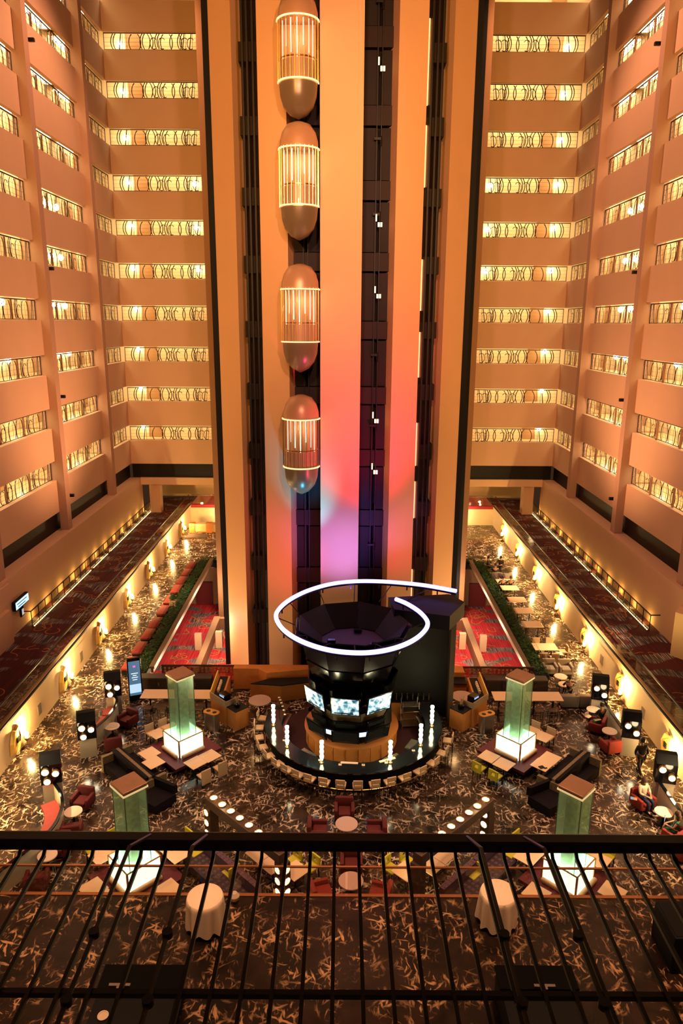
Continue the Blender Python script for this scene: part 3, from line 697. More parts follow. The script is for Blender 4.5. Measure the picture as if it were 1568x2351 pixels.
# stainless bins and racks behind the counter
for a, n_ in ((-44, 'left of the middle'), (34, 'right of the middle'), (62, 'under the right lamp')):
    x, y = pol(3.1, a); b = thing('ice_bin', f'steel under-counter bin inside the round bar, {n_}', 'bin', (x, y, 0), R(a))
    obj('body', MB().box(-.42, .42, -.2, .2, .1, .72), CHROME, b); obj('lid', MB().box(-.4, .4, -.18, .18, .72, .76), mat('steel_bright', (.8, .74, .6), .25, .9), b)
    for q in (-.38, .38): obj('leg', MB().box(q-.02, q+.02, -.02, .02, 0, .1), DARK, b)
rk = thing('bottle_rack', 'tall wire drying rack with glasses standing behind the screen tower on the right', 'rack', (3.55, 33.1, 0), R(5))
for z in (.15, .55, .95, 1.25): obj('shelf', MB().box(-.42, .42, -.25, .25, z, z+.03), CHROME, rk)
for x in (-.42, .42):
    for y in (-.25, .25): obj('post', MB().cyl(x, y, 0, 1.5, .018, 6), CHROME, rk)
for i in range(8):
    g = tag(obj('drinking_glass', MB().lathe([(.028, 0), (.035, .13)], 8), glass('tumbler', (.8, .8, .75), .3), loc=(3.25+.085*i, 33.0+.05*(i % 2), 1.28), smooth=True), f'clear tumbler on the top shelf of the wire rack, {nth(i)} from the left', 'glass', 'tumblers on the wire rack')
# glowing stacked glass lamps on the counter
def mk_globe(key):
    t = thing('bar_lamp', '', 'lamp', group='stacked glass lamps on the bar')
    obj('base', MB().lathe([(.10, 0), (.10, .02), (.03, .06), (.03, .12)], 14), BRASS, t, True)
    for k in range(4): obj('glass_cone', MB().lathe([(.05, .12+.24*k), (.095, .32+.24*k), (.085, .355+.24*k)], 14), GLOBE, t, True)
    return t
pgl = placed(mk_globe)
for i, (x, y) in enumerate(((-3.23, 31.31), (-2.43, 29.45), (-.81, 28.25), (2.23, 28.28), (3.72, 29.65), (4.44, 31.32))):
    pgl(0, f'tall glowing stacked glass lamp on the round bar, {nth(i)} from the left', (x, y, 1.1))
    lamp('bar_lamp_light', 'POINT', (x, y, 1.75), 34, (1, .86, .45), size=.1)
# glasses and small things on the counter
for i, (a, r) in enumerate(((-10, 3.7), (6, 3.68), (22, 3.75), (-62, 3.7), (47, 3.7), (-25, 3.65))):
    x, y = pol(r, a); t = thing('drinking_glass', f'small clear glass on the round bar top, {nth(i)} of those placed there', 'glass', (x, y, 1.1), 0, 'glasses on the bar top')
    obj('cup', MB().lathe([(.03, 0), (.04, .14)], 10), MATS['tumbler'], t, True); obj('napkin', MB().box(-.07, .07, -.07, .07, 0, .004), CLOTH, t)
for i, (a, r) in enumerate(((-4, 3.55), (24, 3.6))):
    x, y = pol(r, a); t = thing('serving_tray', f'narrow pale bar mat lying on the inner edge of the bar, {("left","right")[i]} one', 'tray', (x, y, 1.1), R(a))
    obj('tray_body', MB().rbox(-.4, .4, -.07, .07, 0, .03, .01), CLOTH, t)
# wooden island under the screens
isl = thing('bar_island', 'round orange wood cabinet island under the screen tower', 'cabinet')
obj('body', MB().cyl(BX-.1, BY, .12, .95, 2.2, 40), WOOD, isl, True); obj('plinth', MB().cyl(BX-.1, BY, 0, .12, 2.1, 40), BLK2, isl)
obj('worktop', MB().ring(1.5, 2.3, .95, 1.0, -180, 180, 60, BX-.1, BY), mat('wood_top', (.62, .22, .06), .35), isl)
for i in range(11):
    a = R(-90-75+15*i); d = MB(); M = Matrix.Translation((BX-.1+2.19*math.cos(a), BY+2.19*math.sin(a), 0)) @ Matrix.Rotation(a+math.pi/2, 4, 'Z')
    d_ = obj('door', MB().box(-.27, .27, -.03, .01, .16, .9, M), WOOD, isl); obj('handle', MB().box(.2, .23, .01, .03, .5, .72, M).box(.2, .23, -.05, -.03, .5, .72, M), BRASS, d_)
# the screen tower
CX, CY = .55, 31.85
stw = thing('screen_tower', 'black faceted tower of screens with an open dark bowl on top', 'tower')
def fac(name, r0, z0, r1, z1, m, n=9, off=-8, inset=0., th=.06, only=None, bright=None):
    out = []
    for k in range(n):
        a0 = R(-90+off+360/n*(k-.5)); a1 = R(-90+off+360/n*(k+.5)); g = inset
        def P(a, r, z): return Vector((CX+r*math.cos(a), CY+r*math.sin(a), z))
        q = [P(a0, r0, z0), P(a1, r0, z0), P(a1, r1, z1), P(a0, r1, z1)]
        c = sum(q, Vector())/4; q = [c+(v-c)*(1-g) for v in q]
        nrm = (q[1]-q[0]).cross(q[3]-q[0]).normalized()*th
        vs = q+[v-nrm for v in q]
        o = obj(name, MB().add(vs, [(0, 1, 2, 3), (7, 6, 5, 4), (0, 4, 5, 1), (1, 5, 6, 2), (2, 6, 7, 3), (3, 7, 4, 0)]), m, stw); out.append((o, q, nrm))
    return out
obj('core', MB().cyl(CX, CY, .9, 5.2, 1.35, 18), BLK2, stw)
fac('lower_panel', 2.0, 1.0, 1.95, 2.05, BLK2, inset=.03)
fac('middle_panel', 1.9, 2.05, 1.95, 2.5, mat('tower_band', (.11, .07, .04), .5, var=(6, .7)), inset=.02)
fac('frame_panel', 1.98, 2.5, 2.25, 3.75, BLACK, inset=.01)
fac('upper_panel', 2.0, 3.75, 2.35, 4.75, BLACK, inset=.02)
fac('flared_panel', 2.3, 4.75, 2.62, 5.95, mat('flared_black', (.004, .003, .01), .25, spec=.3), inset=.015)
fac('rim', 2.62, 5.95, 2.85, 6.05, mat('rim_violet', (.02, .014, .03), .4), inset=0)
bowl = fac('bowl_panel', 1.55, 5.3, 2.70, 6.25, mat('bowl_brown', (.012, .007, .006), .6, var=(1.2, .6), spec=.2), inset=.03)
obj('bowl_floor', MB().cyl(CX, CY, 5.2, 5.32, 1.8, 18), mat('bowl_floor_dark', (.03, .015, .05), .5), stw)
for i, (a, z) in enumerate(((60, 5.35), (170, 5.35), (280, 5.35))):
    p = pol(1.1, a); obj('fixture', MB().rbox(p[0]-.2, p[0]+.2, p[1]-.12, p[1]+.12, z, z+.15, .03), BLACK, stw)
# screens: three lit ones and the dark monitors below
def tvtex(name, seed):
    m = bpy.data.materials.new(name); nt, p = nodes(m); tc = nt.nodes.new('ShaderNodeTexCoord')
    n = nt.nodes.new('ShaderNodeTexNoise'); n.inputs['Scale'].default_value = 4.0; n.inputs['Detail'].default_value = 3
    mp = nt.nodes.new('ShaderNodeMapping'); mp.inputs['Location'].default_value = (seed*3.1, seed, 0); nt.links.new(tc.outputs['Object'], mp.inputs[0]); nt.links.new(mp.outputs[0], n.inputs['Vector'])
    c = ramp(nt, n.outputs['Fac'], ((.34, (.02, .05, .08)), (.44, (.12, .30, .36)), (.52, (.45, .62, .60)), (.62, (.9, 1, 1))))
    p.inputs['Base Color'].default_value = (0, 0, 0, 1); nt.links.new(c, p.inputs['Emission Color']); p.inputs['Emission Strength'].default_value = 1.5; p.inputs['Roughness'].default_value = .2
    return m
def screen(a, r, z, w_, h_, tilt, m, label, lit):
    x, y = CX+r*math.cos(R(a-90)), CY+r*math.sin(R(a-90))
    t = thing('television', label, 'television', (x, y, z)); t.rotation_euler = (R(tilt), 0, R(a))
    obj('bezel', MB().rbox(-w_/2-.06, w_/2+.06, -.03, .05, -h_/2-.06, h_/2+.06, .02), BLACK, t)
    obj('screen', MB().box(-w_/2, w_/2, -.04, -.028, -h_/2, h_/2), m, t)
    obj('wall_mount', MB().box(-.15, .15, .05, .2, -.12, .12), DARK, t)
    if lit: obj('caption_bar', MB().box(-w_/2+.1, w_/2-.25, -.045, -.04, -h_/2+.03, -h_/2+.09), BLK2, t)
off_ = mat('screen_off', (.012, .014, .016), .06)
for a, l in ((-48, 'left'), (-8, 'middle'), (32, 'right')):
    screen(a, 2.32, 3.12, 1.24, .86, 10, tvtex('broadcast_'+l, a/40+2), f'lit television with a pale broadcast picture, {l} one of the upper ring', True)
for a, l in ((-48, 'on the left'), (-8, 'in the middle'), (32, 'on the right')):
    screen(a, 2.25, 1.52, 1.18, .62, 14, off_, f'switched off black monitor of the lower ring, {l}', False)
    screen(a, 2.1, 2.02+.0, .9, .28, 14, off_, f'narrow dark monitor above the lower ring, {l}', False)
for a, l in ((-28, 'left'), (13, 'right')):
    screen(a, 2.2, 1.62, .34, .24, 8, mat('till_screen', (.6, .8, 1), .4, emit=(.55, .8, 1), es=1.6), f'small pale blue till screen at the {l} of the screen tower', False)
lamp('tower_yellow', 'POINT', (2.6, 30.6, 2.2), 8, (1, .75, .1), size=.05)
# spiral neon ring
sp = [(2.67, 32.99), (3.2, 32.33), (3.71, 31.25), (3.89, 30.04), (3.45, 28.83), (2.68, 27.85), (1.7, 27.22), (.64, 27.03), (-.55, 27.31), (-1.65, 28.1), (-2.49, 29.25), (-2.94, 30.58), (-2.9, 31.63), (-2.46, 32.86), (-1.65, 34.07), (-.54, 35.02), (.71, 35.45), (1.97, 35.47), (3.21, 35.25), (4.41, 34.87), (5.79, 34.13)]
def catmull(P, n=6):
    out = []
    for i in range(len(P)-1):
        p0, p1, p2, p3 = P[max(i-1, 0)], P[i], P[i+1], P[min(i+2, len(P)-1)]
        for k in range(n):
            t = k/n; out.append(tuple(.5*((2*p1[j])+(-p0[j]+p2[j])*t+(2*p0[j]-5*p1[j]+4*p2[j]-p3[j])*t*t+(-p0[j]+3*p1[j]-3*p2[j]+p3[j])*t**3) for j in range(2)))
    out.append(P[-1]); return out
spc = catmull(sp)
ng = thing('neon_spiral', 'big open spiral of white violet neon tube hovering over the screen tower', 'light')
obj('tube', MB().tube([(*p, 7.0) for p in spc], .10, 10), NEON, ng, True)
obj('channel', MB().tube([(*p, 6.85) for p in spc], .06, 6), BLK2, ng)
for i in range(6, len(spc)-4, 9):
    p = spc[i]; c = Vector((CX, CY)); d = (c-Vector(p)); L = d.length; q = Vector(p)+d*max(0, (L-2.75)/L)
    if L > 2.9: obj('bracket', MB().tube([(p[0], p[1], 6.8), (q.x, q.y, 6.35), (q.x+d.x*.02, q.y+d.y*.02, 6.0)], .025, 5), DARK, ng)
for i in range(4, len(spc)-2, 7):
    p = spc[i]; obj('stud', MB().cyl(p[0], p[1], 6.62, 6.85, .035, 6), BLK2, ng)
# dark slab wall with the canopy behind the bar
slab = thing('bar_backdrop', 'tall dark slab wall behind the bar under an angular canopy with small downlights', 'wall')
obj('slab', MB().box(2.55, 5.55, 34.1, 34.45, 0, 5.9), mat('slab_dark', (.008, .006, .006), .5, var=(1.5, .4), spec=.25), slab)
obj('edge_strip', MB().prism([(5.55, 33.6), (5.8, 33.6), (5.8, 34.6), (5.55, 34.6)], 0, 6.1), mat('slab_edge', (.12, .07, .035), .4), slab)
obj('canopy', MB().prism([(2.4, 34.5), (2.6, 32.9), (5.2, 32.1), (6.2, 33.9), (5.6, 35.0)], 5.75, 6.5), mat('canopy_dark', (.009, .005, .004), .6, var=(1, .5), spec=.2), slab)
for i in range(7): obj('down_light', MB().cyl(3.3+.32*i, 33.55-.06*i, 5.68, 5.76, .05, 8), LAMPG, slab)
for i in range(4): lamp('canopy_light', 'SPOT', (3.4+.55*i, 33.6, 5.6), 14, (1, .6, .3), (3.4+.55*i, 34.1, 3.5), .05, spot=70)
for i in range(7):
    x = 2.9+.28*i; b = thing('bottle', f'dark glass bottle on the shelf before the slab wall, {nth(i)} from the left', 'bottle', (x, 33.75, 1.15), 0, 'bottles behind the bar')
    obj('body', MB().lathe([(.035, 0), (.04, .02), (.04, .2), (.015, .28), (.015, .33)], 8), mat('bottle_glass', (.12, .07, .04), .1), b, True); obj('cap', MB().cyl(0, 0, .33, .36, .018, 8), BRASS, b)
bk = thing('back_counter', 'low orange wood back counter with black top in front of the slab wall', 'counter')
obj('body', MB().box(2.6, 4.6, 33.6, 34.05, 0, 1.1).box(4.5, 4.6, 32.9, 33.6, 0, 1.0), WOOD, bk); obj('top', MB().box(2.55, 4.7, 33.5, 34.1, 1.1, 1.15), BLK2, bk)

# bar stools
def mk_stool(key):
    t = thing('bar_stool', '', 'stool', group='cream bar stools round the bar')   # faces +Y (the bar)
    obj('seat', MB().rbox(-.22, .22, -.2, .22, .68, .78, .03), BEIGE, t); obj('backrest', MB().rbox(-.21, .21, -.27, -.21, .92, 1.14, .025), BEIGE, t)
    obj('lower_pad', MB().rbox(-.2, .2, -.26, -.22, .74, .88, .015), BEIGE, t)
    for x in (-.19, .19):
        obj('leg', MB().tube([(x, -.24, 0), (x*.9, -.23, .7), (x*.8, -.25, 1.1)], .014, 5), MET, t); obj('leg', MB().tube([(x, .2, 0), (x*.9, .18, .7)], .014, 5), MET, t)
    obj('foot_ring', MB().box(-.19, .19, -.25, -.23, .25, .27).box(-.19, .19, .19, .21, .25, .27), MET, t)
    return t
pst = placed(mk_stool)
angs = [-100, -89, -78, -67.5, -57.5, -48, -40, -32.5, -25, -16.5, -7.5, 1.5, 10.5, 19, 28, 38.5, 50, 62, 76]
for i, a in enumerate(angs):
    x, y = pol(4.62, a); pst(0, f'bar stool with cream seat and back, {nth(i)} from the left end of the round bar', (x, y, 0), R(a))

# host stations, bins, round tables behind the bar
for s, n_ in ((-1, 'left'), (1, 'right')):
    m_ = lambda x: x if s < 0 else .9-x
    h = thing('host_station', f'orange wood service station with glass-edged dark top, {n_} behind the bar', 'counter')
    obj('long_body', MB().prism([(m_(x), y) for x, y in ((-6.75, 33.95), (-5.85, 33.0), (-5.35, 33.45), (-6.1, 34.4), (-6.1, 36.4), (-6.75, 36.4))], 0, 1.05), WOOD, h)
    obj('work_top', MB().prism([(m_(x), y) for x, y in ((-6.65, 34.0), (-5.85, 33.15), (-5.45, 33.5), (-6.2, 34.4), (-6.2, 36.3), (-6.65, 36.3))], 1.05, 1.09), BLK2, h)
    gl = mat('smoky_guard', (.38, .25, .14), .2, .2)
    obj('guard', MB().prism([(m_(x), y) for x, y in ((-6.78, 33.95), (-5.85, 32.98), (-5.82, 33.02), (-6.74, 34.0))], 1.05, 1.4), gl, h)
    obj('guard', MB().prism([(m_(x), y) for x, y in ((-6.8, 33.97), (-6.74, 33.97), (-6.74, 36.4), (-6.8, 36.4))], 1.05, 1.4), mat('guard_painted_lit', (.85, .60, .12), .4), h)  # light on this guard is put into its bright yellow colour
    obj('guard', MB().prism([(m_(x), y) for x, y in ((-5.85, 32.98), (-5.3, 33.5), (-5.33, 33.53), (-5.88, 33.02))], 1.05, 1.35), gl, h)
    pd = thing('plant_pedestal', f'square orange wood pedestal with black top beside the {n_} service station', 'pedestal', (m_(-5.25), 33.1, 0), R(45))
    obj('body', MB().box(-.4, .4, -.4, .4, 0, 1.03), WOOD, pd); obj('top', MB().box(-.41, .41, -.41, .41, 1.03, 1.07), BLK2, pd)
    va = thing('twig_vase', f'bowl vase with dry twigs on the {n_} pedestal', 'vase', (m_(-5.25), 33.1, 1.07))
    obj('bowl', MB().lathe([(.08, 0), (.16, .06), (.17, .16), (.12, .2)], 12), BLACK, va, True)
    tw_ = MB(); rnd = random.Random(5)
    for i in range(14):
        a = rnd.uniform(0, 6.28); q = rnd.uniform(.05, .2); hh = rnd.uniform(.4, .75); tw_.tube([(0, 0, .15), (q*.5*math.cos(a), q*.5*math.sin(a), hh*.6), (q*math.cos(a), q*math.sin(a), hh)], .008, 4)
    obj('twigs', tw_, mat('twig', (.45, .22, .10), .8), va)
    for i in range(6):
        c_ = thing('cup_stack', f'stack of white cups on the {n_} service station, {nth(i)} counted towards the well', 'cups', (m_(-6.45+.0*i), 34.5+.2*i, 1.09), 0, f'cup stacks on the {n_} service station')
        obj('stack', MB().lathe([(.05, 0), (.065, .16), (.05, .2)], 10), CLOTH, c_, True)
    mk = thing('coffee_machine', f'dark coffee machine on the {n_} service station', 'machine', (m_(-5.95), 33.65, 1.09), R(45*s))
    obj('body', MB().rbox(-.25, .25, -.2, .2, 0, .42, .03), BLACK, mk); obj('tray', MB().box(-.22, .22, -.3, -.2, .02, .06), CHROME, mk); obj('panel', MB().box(-.18, .18, -.21, -.2, .28, .36), mat('till', (.4, .6, 1), .4, emit=(.3, .5, 1), es=1.0), mk)
    tb = thing('waste_bin', f'oval steel waste bin with two openings beside the {n_} service station', 'bin', (m_(-6.5), 32.75, 0), R(-25 if s < 0 else 25))
    bdy = [(.22*math.cos(R(a))+(.2 if abs(a) < 90 else -.2), .24*math.sin(R(a))) for a in range(-89, 90, 15)]+[(-.22*math.cos(R(a))-.2, -.24*math.sin(R(a))) for a in range(-89, 90, 15)]
    obj('body', MB().prism(bdy, 0, .92), CHROME, tb); obj('rim', MB().prism([(x*1.04, y*1.06) for x, y in bdy], .92, .97), BRASS, tb)
    for q in (-.18, .18): obj('opening', MB().cyl(q, 0, .97, .975, .11, 14), BLACK, tb)
    rt_ = thing('round_table', f'round high table on a dark column behind the bar, {n_} side', 'table', (m_(-4.2) if s < 0 else 6.45, 33.95 if s < 0 else 34.5, 0))
    obj('tabletop', MB().cyl(0, 0, .92, .96, .58, 32), mat('dusty_top', (.42, .26, .20), .4), rt_); obj('column', MB().cyl(0, 0, .03, .92, .05, 10), DARK, rt_); obj('foot', MB().cyl(0, 0, 0, .03, .28, 20), DARK, rt_)
    # orange counters along the back
    oc = thing('back_bar', f'long orange wood sideboard with black worktops behind the {n_} of the bar', 'cabinet')
    X = [(-6.0, 36.9), (-4.6, 36.9), (-4.1, 36.4), (-1.6, 36.9), (-1.6, 37.4), (-6.0, 37.4)] if s < 0 else [(5.85, 36.6), (6.9, 36.6), (6.9, 37.4), (5.85, 37.4)]
    obj('upstand', MB().prism(X, 0, 1.25), WOOD, oc)
    Y_ = [(-4.9, 35.7), (-3.9, 36.3), (-1.7, 36.5), (-1.7, 35.9), (-3.2, 35.5)] if s < 0 else [(5.85, 35.8), (6.9, 35.8), (6.9, 36.6), (5.85, 36.6)]
    obj('counter_body', MB().prism([(x, y+.04) for x, y in Y_], 0, .93), WOOD, oc); obj('worktop', MB().prism(Y_, .93, .98), BLK2, oc)
    lamp('station_lamp', 'POINT', (m_(-4.6) if s < 0 else 6.3, 35.2, 3.4), 55, (1, .55, .2), size=.15)
for i in range(6):
    p = thing('orchid_bloom', f'white orchid bloom at the left end of the bar, {nth(i)} along the stem', 'flower', (-3.08+.075*i, 32.85-.22*i, 1.70-.012*i*i), 0, 'orchid blooms at the left end of the bar')
    obj('petals', MB().lathe([(.01, 0), (.07, .03), (.02, .06)], 7), CLOTH, p, True)
ov = thing('orchid_pot', 'dark pot with the orchid stem at the left end of the bar', 'plant pot', (-3.1, 33.0, 0))
obj('pot', MB().lathe([(.2, 0), (.25, 1.1), (.2, 1.12)], 14), BLK2, ov, True); obj('stem', MB().tube([(0, 0, 1.1), (0, -.1, 1.6), (.1, -.3, 1.70), (.28, -.75, 1.62), (.4, -1.3, 1.4)], .02, 5), LEAF, ov)

# ------------------------------------------------------------------ glass light pillars
PILL = [(-7.4, 30.35, 'back left'), (8.28, 30.3, 'back right'), (-7.4, 22.1, 'front left'), (8.3, 22.1, 'front right')]
def mk_pillar(key):
    t = thing('glass_pillar', '', 'pillar', group='lit glass pillars')
    obj('bench', MB().prism([(-1.26, -1.26), (1.26, -1.26), (1.26, 1.26), (-1.26, 1.26)], .32, .46), WINE, t)
    obj('bench_base', MB().box(-.95, .95, -.95, .95, 0, .32), BLK2, t)
    q = .66
    for a in range(4):
        M = Matrix.Rotation(R(90*a), 4, 'Z')
        obj('box_pane', MB().box(-q+.02, q-.02, -q, -q+.02, .47, 1.32, M), BOXG, t)
        obj('corner_post', MB().box(-q-.03, -q+.03, -q-.03, -q+.03, .46, 1.36, M), BRASS, t)
        obj('box_rim', MB().box(-q, q, -q-.02, -q+.02, 1.32, 1.36, M), BRASS, t)
        obj('shaft_pane', MB().box(-.42, .42, -.43, -.415, .6, 4.22, M), GRG, t)
        obj('shaft_edge', MB().box(-.435, -.41, -.435, -.41, .6, 4.22, M), mat('edge_dark', (.05, .09, .06), .3), t)
        if a in (0, 3): obj('bolster', MB().rbox(-.62, .62, -.86, -.70, .47, .66, .07, M, 3), BEIGE, t, True)
    obj('inner_tray', MB().box(-.62, .62, -.62, .62, .50, .56), mat('tray_glow', (1, 1, .9), .5, emit=(.80, 1, .78), es=7), t)
    obj('stone_core', MB().box(-.22, .22, -.22, .22, .5, 4.22), STONE, t)
    obj('cap', MB().rbox(-.47, .47, -.47, .47, 4.3, 4.38, .02), COPPER, t)
    obj('cap_recess', MB().box(-.45, .45, -.45, .45, 4.26, 4.3), BLK2, t)
    obj('cap_rim', MB().box(-.48, .48, -.48, .48, 4.2, 4.26), mat('cap_glow', (.9, .7, .4), .4, emit=(1, .75, .35), es=.5), t)
    return t
ppl = placed(mk_pillar)
for x, y, n_ in PILL:
    ppl(0, f'tall green glass pillar rising from a lit glass box, {n_} of four', (x, y, 0), R(45))
    lamp('pillar_light', 'POINT', (x, y-.45, .95), 26, (.86, 1, .78), size=.15)
    lamp('pillar_light', 'POINT', (x, y, 4.1), 12, (1, .85, .5), size=.05)

# cafe tables and chairs
def mk_table(key):
    t = thing('cafe_table', '', 'table', group='square cafe tables')
    obj('tabletop', MB().rbox(-.39, .39, -.39, .39, .72, .75, .012), TABLE, t); obj('column', MB().cyl(0, 0, .03, .72, .035, 10), DARK, t)
    obj('foot', MB().box(-.3, .3, -.03, .03, 0, .03).box(-.03, .03, -.3, .3, 0, .03), DARK, t); return t
def mk_chair(key):
    m = BEIGE if key == 'b' else YEL
    t = thing('cafe_chair', '', 'chair', group='cafe chairs')    # faces +Y
    obj('seat', MB().rbox(-.23, .23, -.22, .24, .40, .47, .02), m, t)
    if key == 'b': obj('backrest', MB().rbox(-.24, .24, -.27, -.21, .14, .84, .015), m, t)
    else: obj('backrest', MB().box(-.24, -.10, -.27, -.21, .34, .84).box(.10, .24, -.27, -.21, .34, .84).box(-.10, .10, -.27, -.21, .72, .84).box(-.10, .10, -.27, -.21, .34, .56), m, t)
    for x in (-.2, .2):
        for y in (-.2, .2): obj('leg', MB().box(x-.018, x+.018, y-.018, y+.018, 0, .4), BLK2, t)
    return t
ptb = placed(mk_table); pch = placed(mk_chair)
TBL = [((-8.80, 31.12), 'BL', 'on the far left side'), ((-8.30, 31.62), 'BL', 'far left side, half hidden'),
       ((-8.80, 29.45), 'BL', 'on the near left side, farther one'), ((-8.42, 28.72), 'BL', 'on the near left side, nearer one'),
       ((-6.53, 28.72), 'BL', 'on the near right side, left one'), ((-5.97, 29.26), 'BL', 'on the near right side, right one'),
       ((6.85, 29.34), 'BR', 'on the near left side, left one'), ((7.42, 28.76), 'BR', 'on the near left side, right one'),
       ((9.12, 28.72), 'BR', 'on the near right side, nearer half'), ((9.66, 29.26), 'BR', 'on the near right side, farther half'),
       ((9.78, 31.05), 'BR', 'on the far right side'), ((9.28, 31.6), 'BR', 'far right side, half hidden'),
       ((-8.85, 22.82), 'FL', 'on the far left side, nearer one'), ((-8.33, 23.35), 'FL', 'on the far left side, farther one'),
       ((-6.05, 22.92), 'FL', 'on the far right side, right one'), ((-6.58, 23.45), 'FL', 'on the far right side, left one'),
       ((-8.65, 21.22), 'FL', 'on the near left side, left one'), ((-8.1, 20.66), 'FL', 'on the near left side, right one'),
       ((-6.0, 21.18), 'FL', 'on the near right side'),
       ((7.02, 22.9), 'FR', 'on the far left side, left one'), ((7.55, 23.45), 'FR', 'on the far left side, right one'),
       ((9.62, 22.75), 'FR', 'on the far right side, nearer one'), ((9.1, 23.3), 'FR', 'on the far right side, farther one'),
       ((6.9, 21.1), 'FR', 'on the near left side'), ((9.6, 21.2), 'FR', 'on the near right side')]
PN = dict(BL='back left', BR='back right', FL='front left', FR='front right')
for (x, y), p, l in TBL: ptb(0, f'square cream cafe table of the {PN[p]} pillar, {l}', (x, y, 0), R(47))
for (x, y), l in (((-3.0, 23.0), 'behind the left beam lamp, farther one'), ((-2.45, 22.42), 'behind the left beam lamp, nearer one'), ((-1.6, 22.12), 'just right of the left beam lamp post'),
                  ((3.9, 23.0), 'behind the right beam lamp, farther one'), ((3.35, 22.42), 'behind the right beam lamp, nearer one'), ((2.42, 22.12), 'just left of the right beam lamp post')):
    ptb(0, f'square cream cafe table {l}', (x, y, 0), R(45 if x < 0 else 45))
for k, (x, y), rz, l in (('b', (-6.08, 28.2), 43, 'slab-backed beige chair at the near right of the back left pillar, left one'), ('b', (-5.45, 28.8), 43, 'slab-backed beige chair at the near right of the back left pillar, right one'),
      ('b', (-9.25, 31.6), -137, 'beige chair at the far left of the back left pillar, left one'), ('b', (-8.72, 32.1), -137, 'beige chair at the far left of the back left pillar, right one'),
      ('b', (10.2, 31.5), 133, 'beige chair at the far right of the back right pillar, right one'), ('b', (9.6, 32.1), 133, 'beige chair at the far right of the back right pillar, left one'),
      ('y', (6.35, 28.9), -45, 'yellow chair at the near left of the back right pillar, left one'), ('y', (6.98, 28.3), -45, 'yellow chair at the near left of the back right pillar, right one'),
      ('y', (-9.35, 23.35), -137, 'yellow chair at the far left of the front left pillar, left one'), ('y', (-8.8, 23.9), -137, 'yellow chair at the far left of the front left pillar, right one'),
      ('y', (-5.5, 23.4), 137, 'yellow chair at the far right of the front left pillar, right one'), ('y', (-6.05, 24.0), 137, 'yellow chair at the far right of the front left pillar, left one'),
      ('y', (6.5, 23.45), -137, 'yellow chair at the far left of the front right pillar, left one'), ('y', (7.05, 24.0), -137, 'yellow chair at the far left of the front right pillar, right one'),
      ('y', (10.15, 23.25), 137, 'yellow chair at the far right of the front right pillar'),
      ('y', (-4.0, 22.35), 45, 'yellow chair seen left of the left beam lamp, on the sofa side'), ('y', (4.9, 22.35), 135, 'yellow chair seen right of the right beam lamp, on the sofa side'),
      ('y', (-2.3, 23.75), 135, 'yellow chair behind the left beam lamp, farthest one'), ('y', (-1.75, 22.95), 135, 'yellow chair behind the left beam lamp, middle one'), ('y', (-1.05, 22.65), 135, 'yellow chair behind the left beam lamp, nearest the armchairs'),
      ('y', (3.2, 23.75), -135, 'yellow chair behind the right beam lamp, farthest one'), ('y', (2.6, 22.95), -135, 'yellow chair behind the right beam lamp, middle one'), ('y', (1.92, 22.6), -135, 'yellow chair behind the right beam lamp, nearest the armchairs')):
    pch(k, l, (x, y, 0), R(rz))
ph = thing('phone', 'small dark handset lying on the table right of the back right pillar', 'phone', (9.05, 28.5, .75), R(20)); obj('body', MB().rbox(-.12, .12, -.1, .1, 0, .03, .01), BLACK, ph); obj('grip', MB().box(.05, .2, -.15, -.1, 0, .03), BLACK, ph)

# long high tables with dark wire stools
def mk_wire(key):
    t = thing('wire_stool', '', 'stool', group='wire stools under the long high tables')
    obj('seat', MB().rbox(-.2, .2, -.2, .2, .58, .62, .015), mat('wire_seat', (.16, .09, .05), .35, .4), t)
    for x in (-.19, .19):
        for y in (-.19, .19): obj('leg', MB().box(x-.012, x+.012, y-.012, y+.012, 0, .6), MET, t)
    obj('foot_rail', MB().box(-.19, .19, -.2, -.18, .2, .22).box(-.19, .19, .18, .2, .2, .22), BRASS, t); return t
pws = placed(mk_wire)
for s, n_ in ((-1, 'left'), (1, 'right')):
    for j, cx in enumerate((-9.55, -7.6) if s < 0 else (10.75, 8.9)):
        hw_ = .92 if j == 0 else .85
        t = thing('long_table', f'long cream high table behind the back {n_} pillar, {("outer","inner")[j]} one', 'table', (cx, 34.48, 0))
        obj('tabletop', MB().rbox(-hw_, hw_, -.48, .48, .96, 1.0, .018), TABLE, t)
        for q in (-.5, .5): obj('column', MB().box(q-.04, q+.04, -.04, .04, 0, .96), MET, t); obj('foot', MB().box(q-.25, q+.25, -.25, .25, 0, .02), DARK, t)
        for i, dx in enumerate((-.45, .3)):
            pws(0, f'dark wire stool before the {("outer","inner")[j]} long table on the {n_}, {("left","right")[i]} one', (cx+dx, 33.75, 0))
    cb = thing('dark_cabinet', f'low dark cabinet row in front of the hedge, behind the {n_} long tables', 'cabinet')
    X0, X1 = (-11.3, -7.2) if s < 0 else (8.1, 11.6)
    obj('body', MB().box(X0, X1, 36.6, 37.2, 0, .78), mat('cab_dark', (.05, .03, .02), .5), cb)
    for i in range(4):
        d_ = obj('door', MB().box(X0+.05+(X1-X0)/4*i, X0-.03+(X1-X0)/4*(i+1), 36.56, 36.6, .06, .74), MATS['cab_dark'], cb); obj('handle', MB().box(X0+.12+(X1-X0)/4*i, X0+.14+(X1-X0)/4*i, 36.53, 36.56, .35, .55), BRASS, d_)

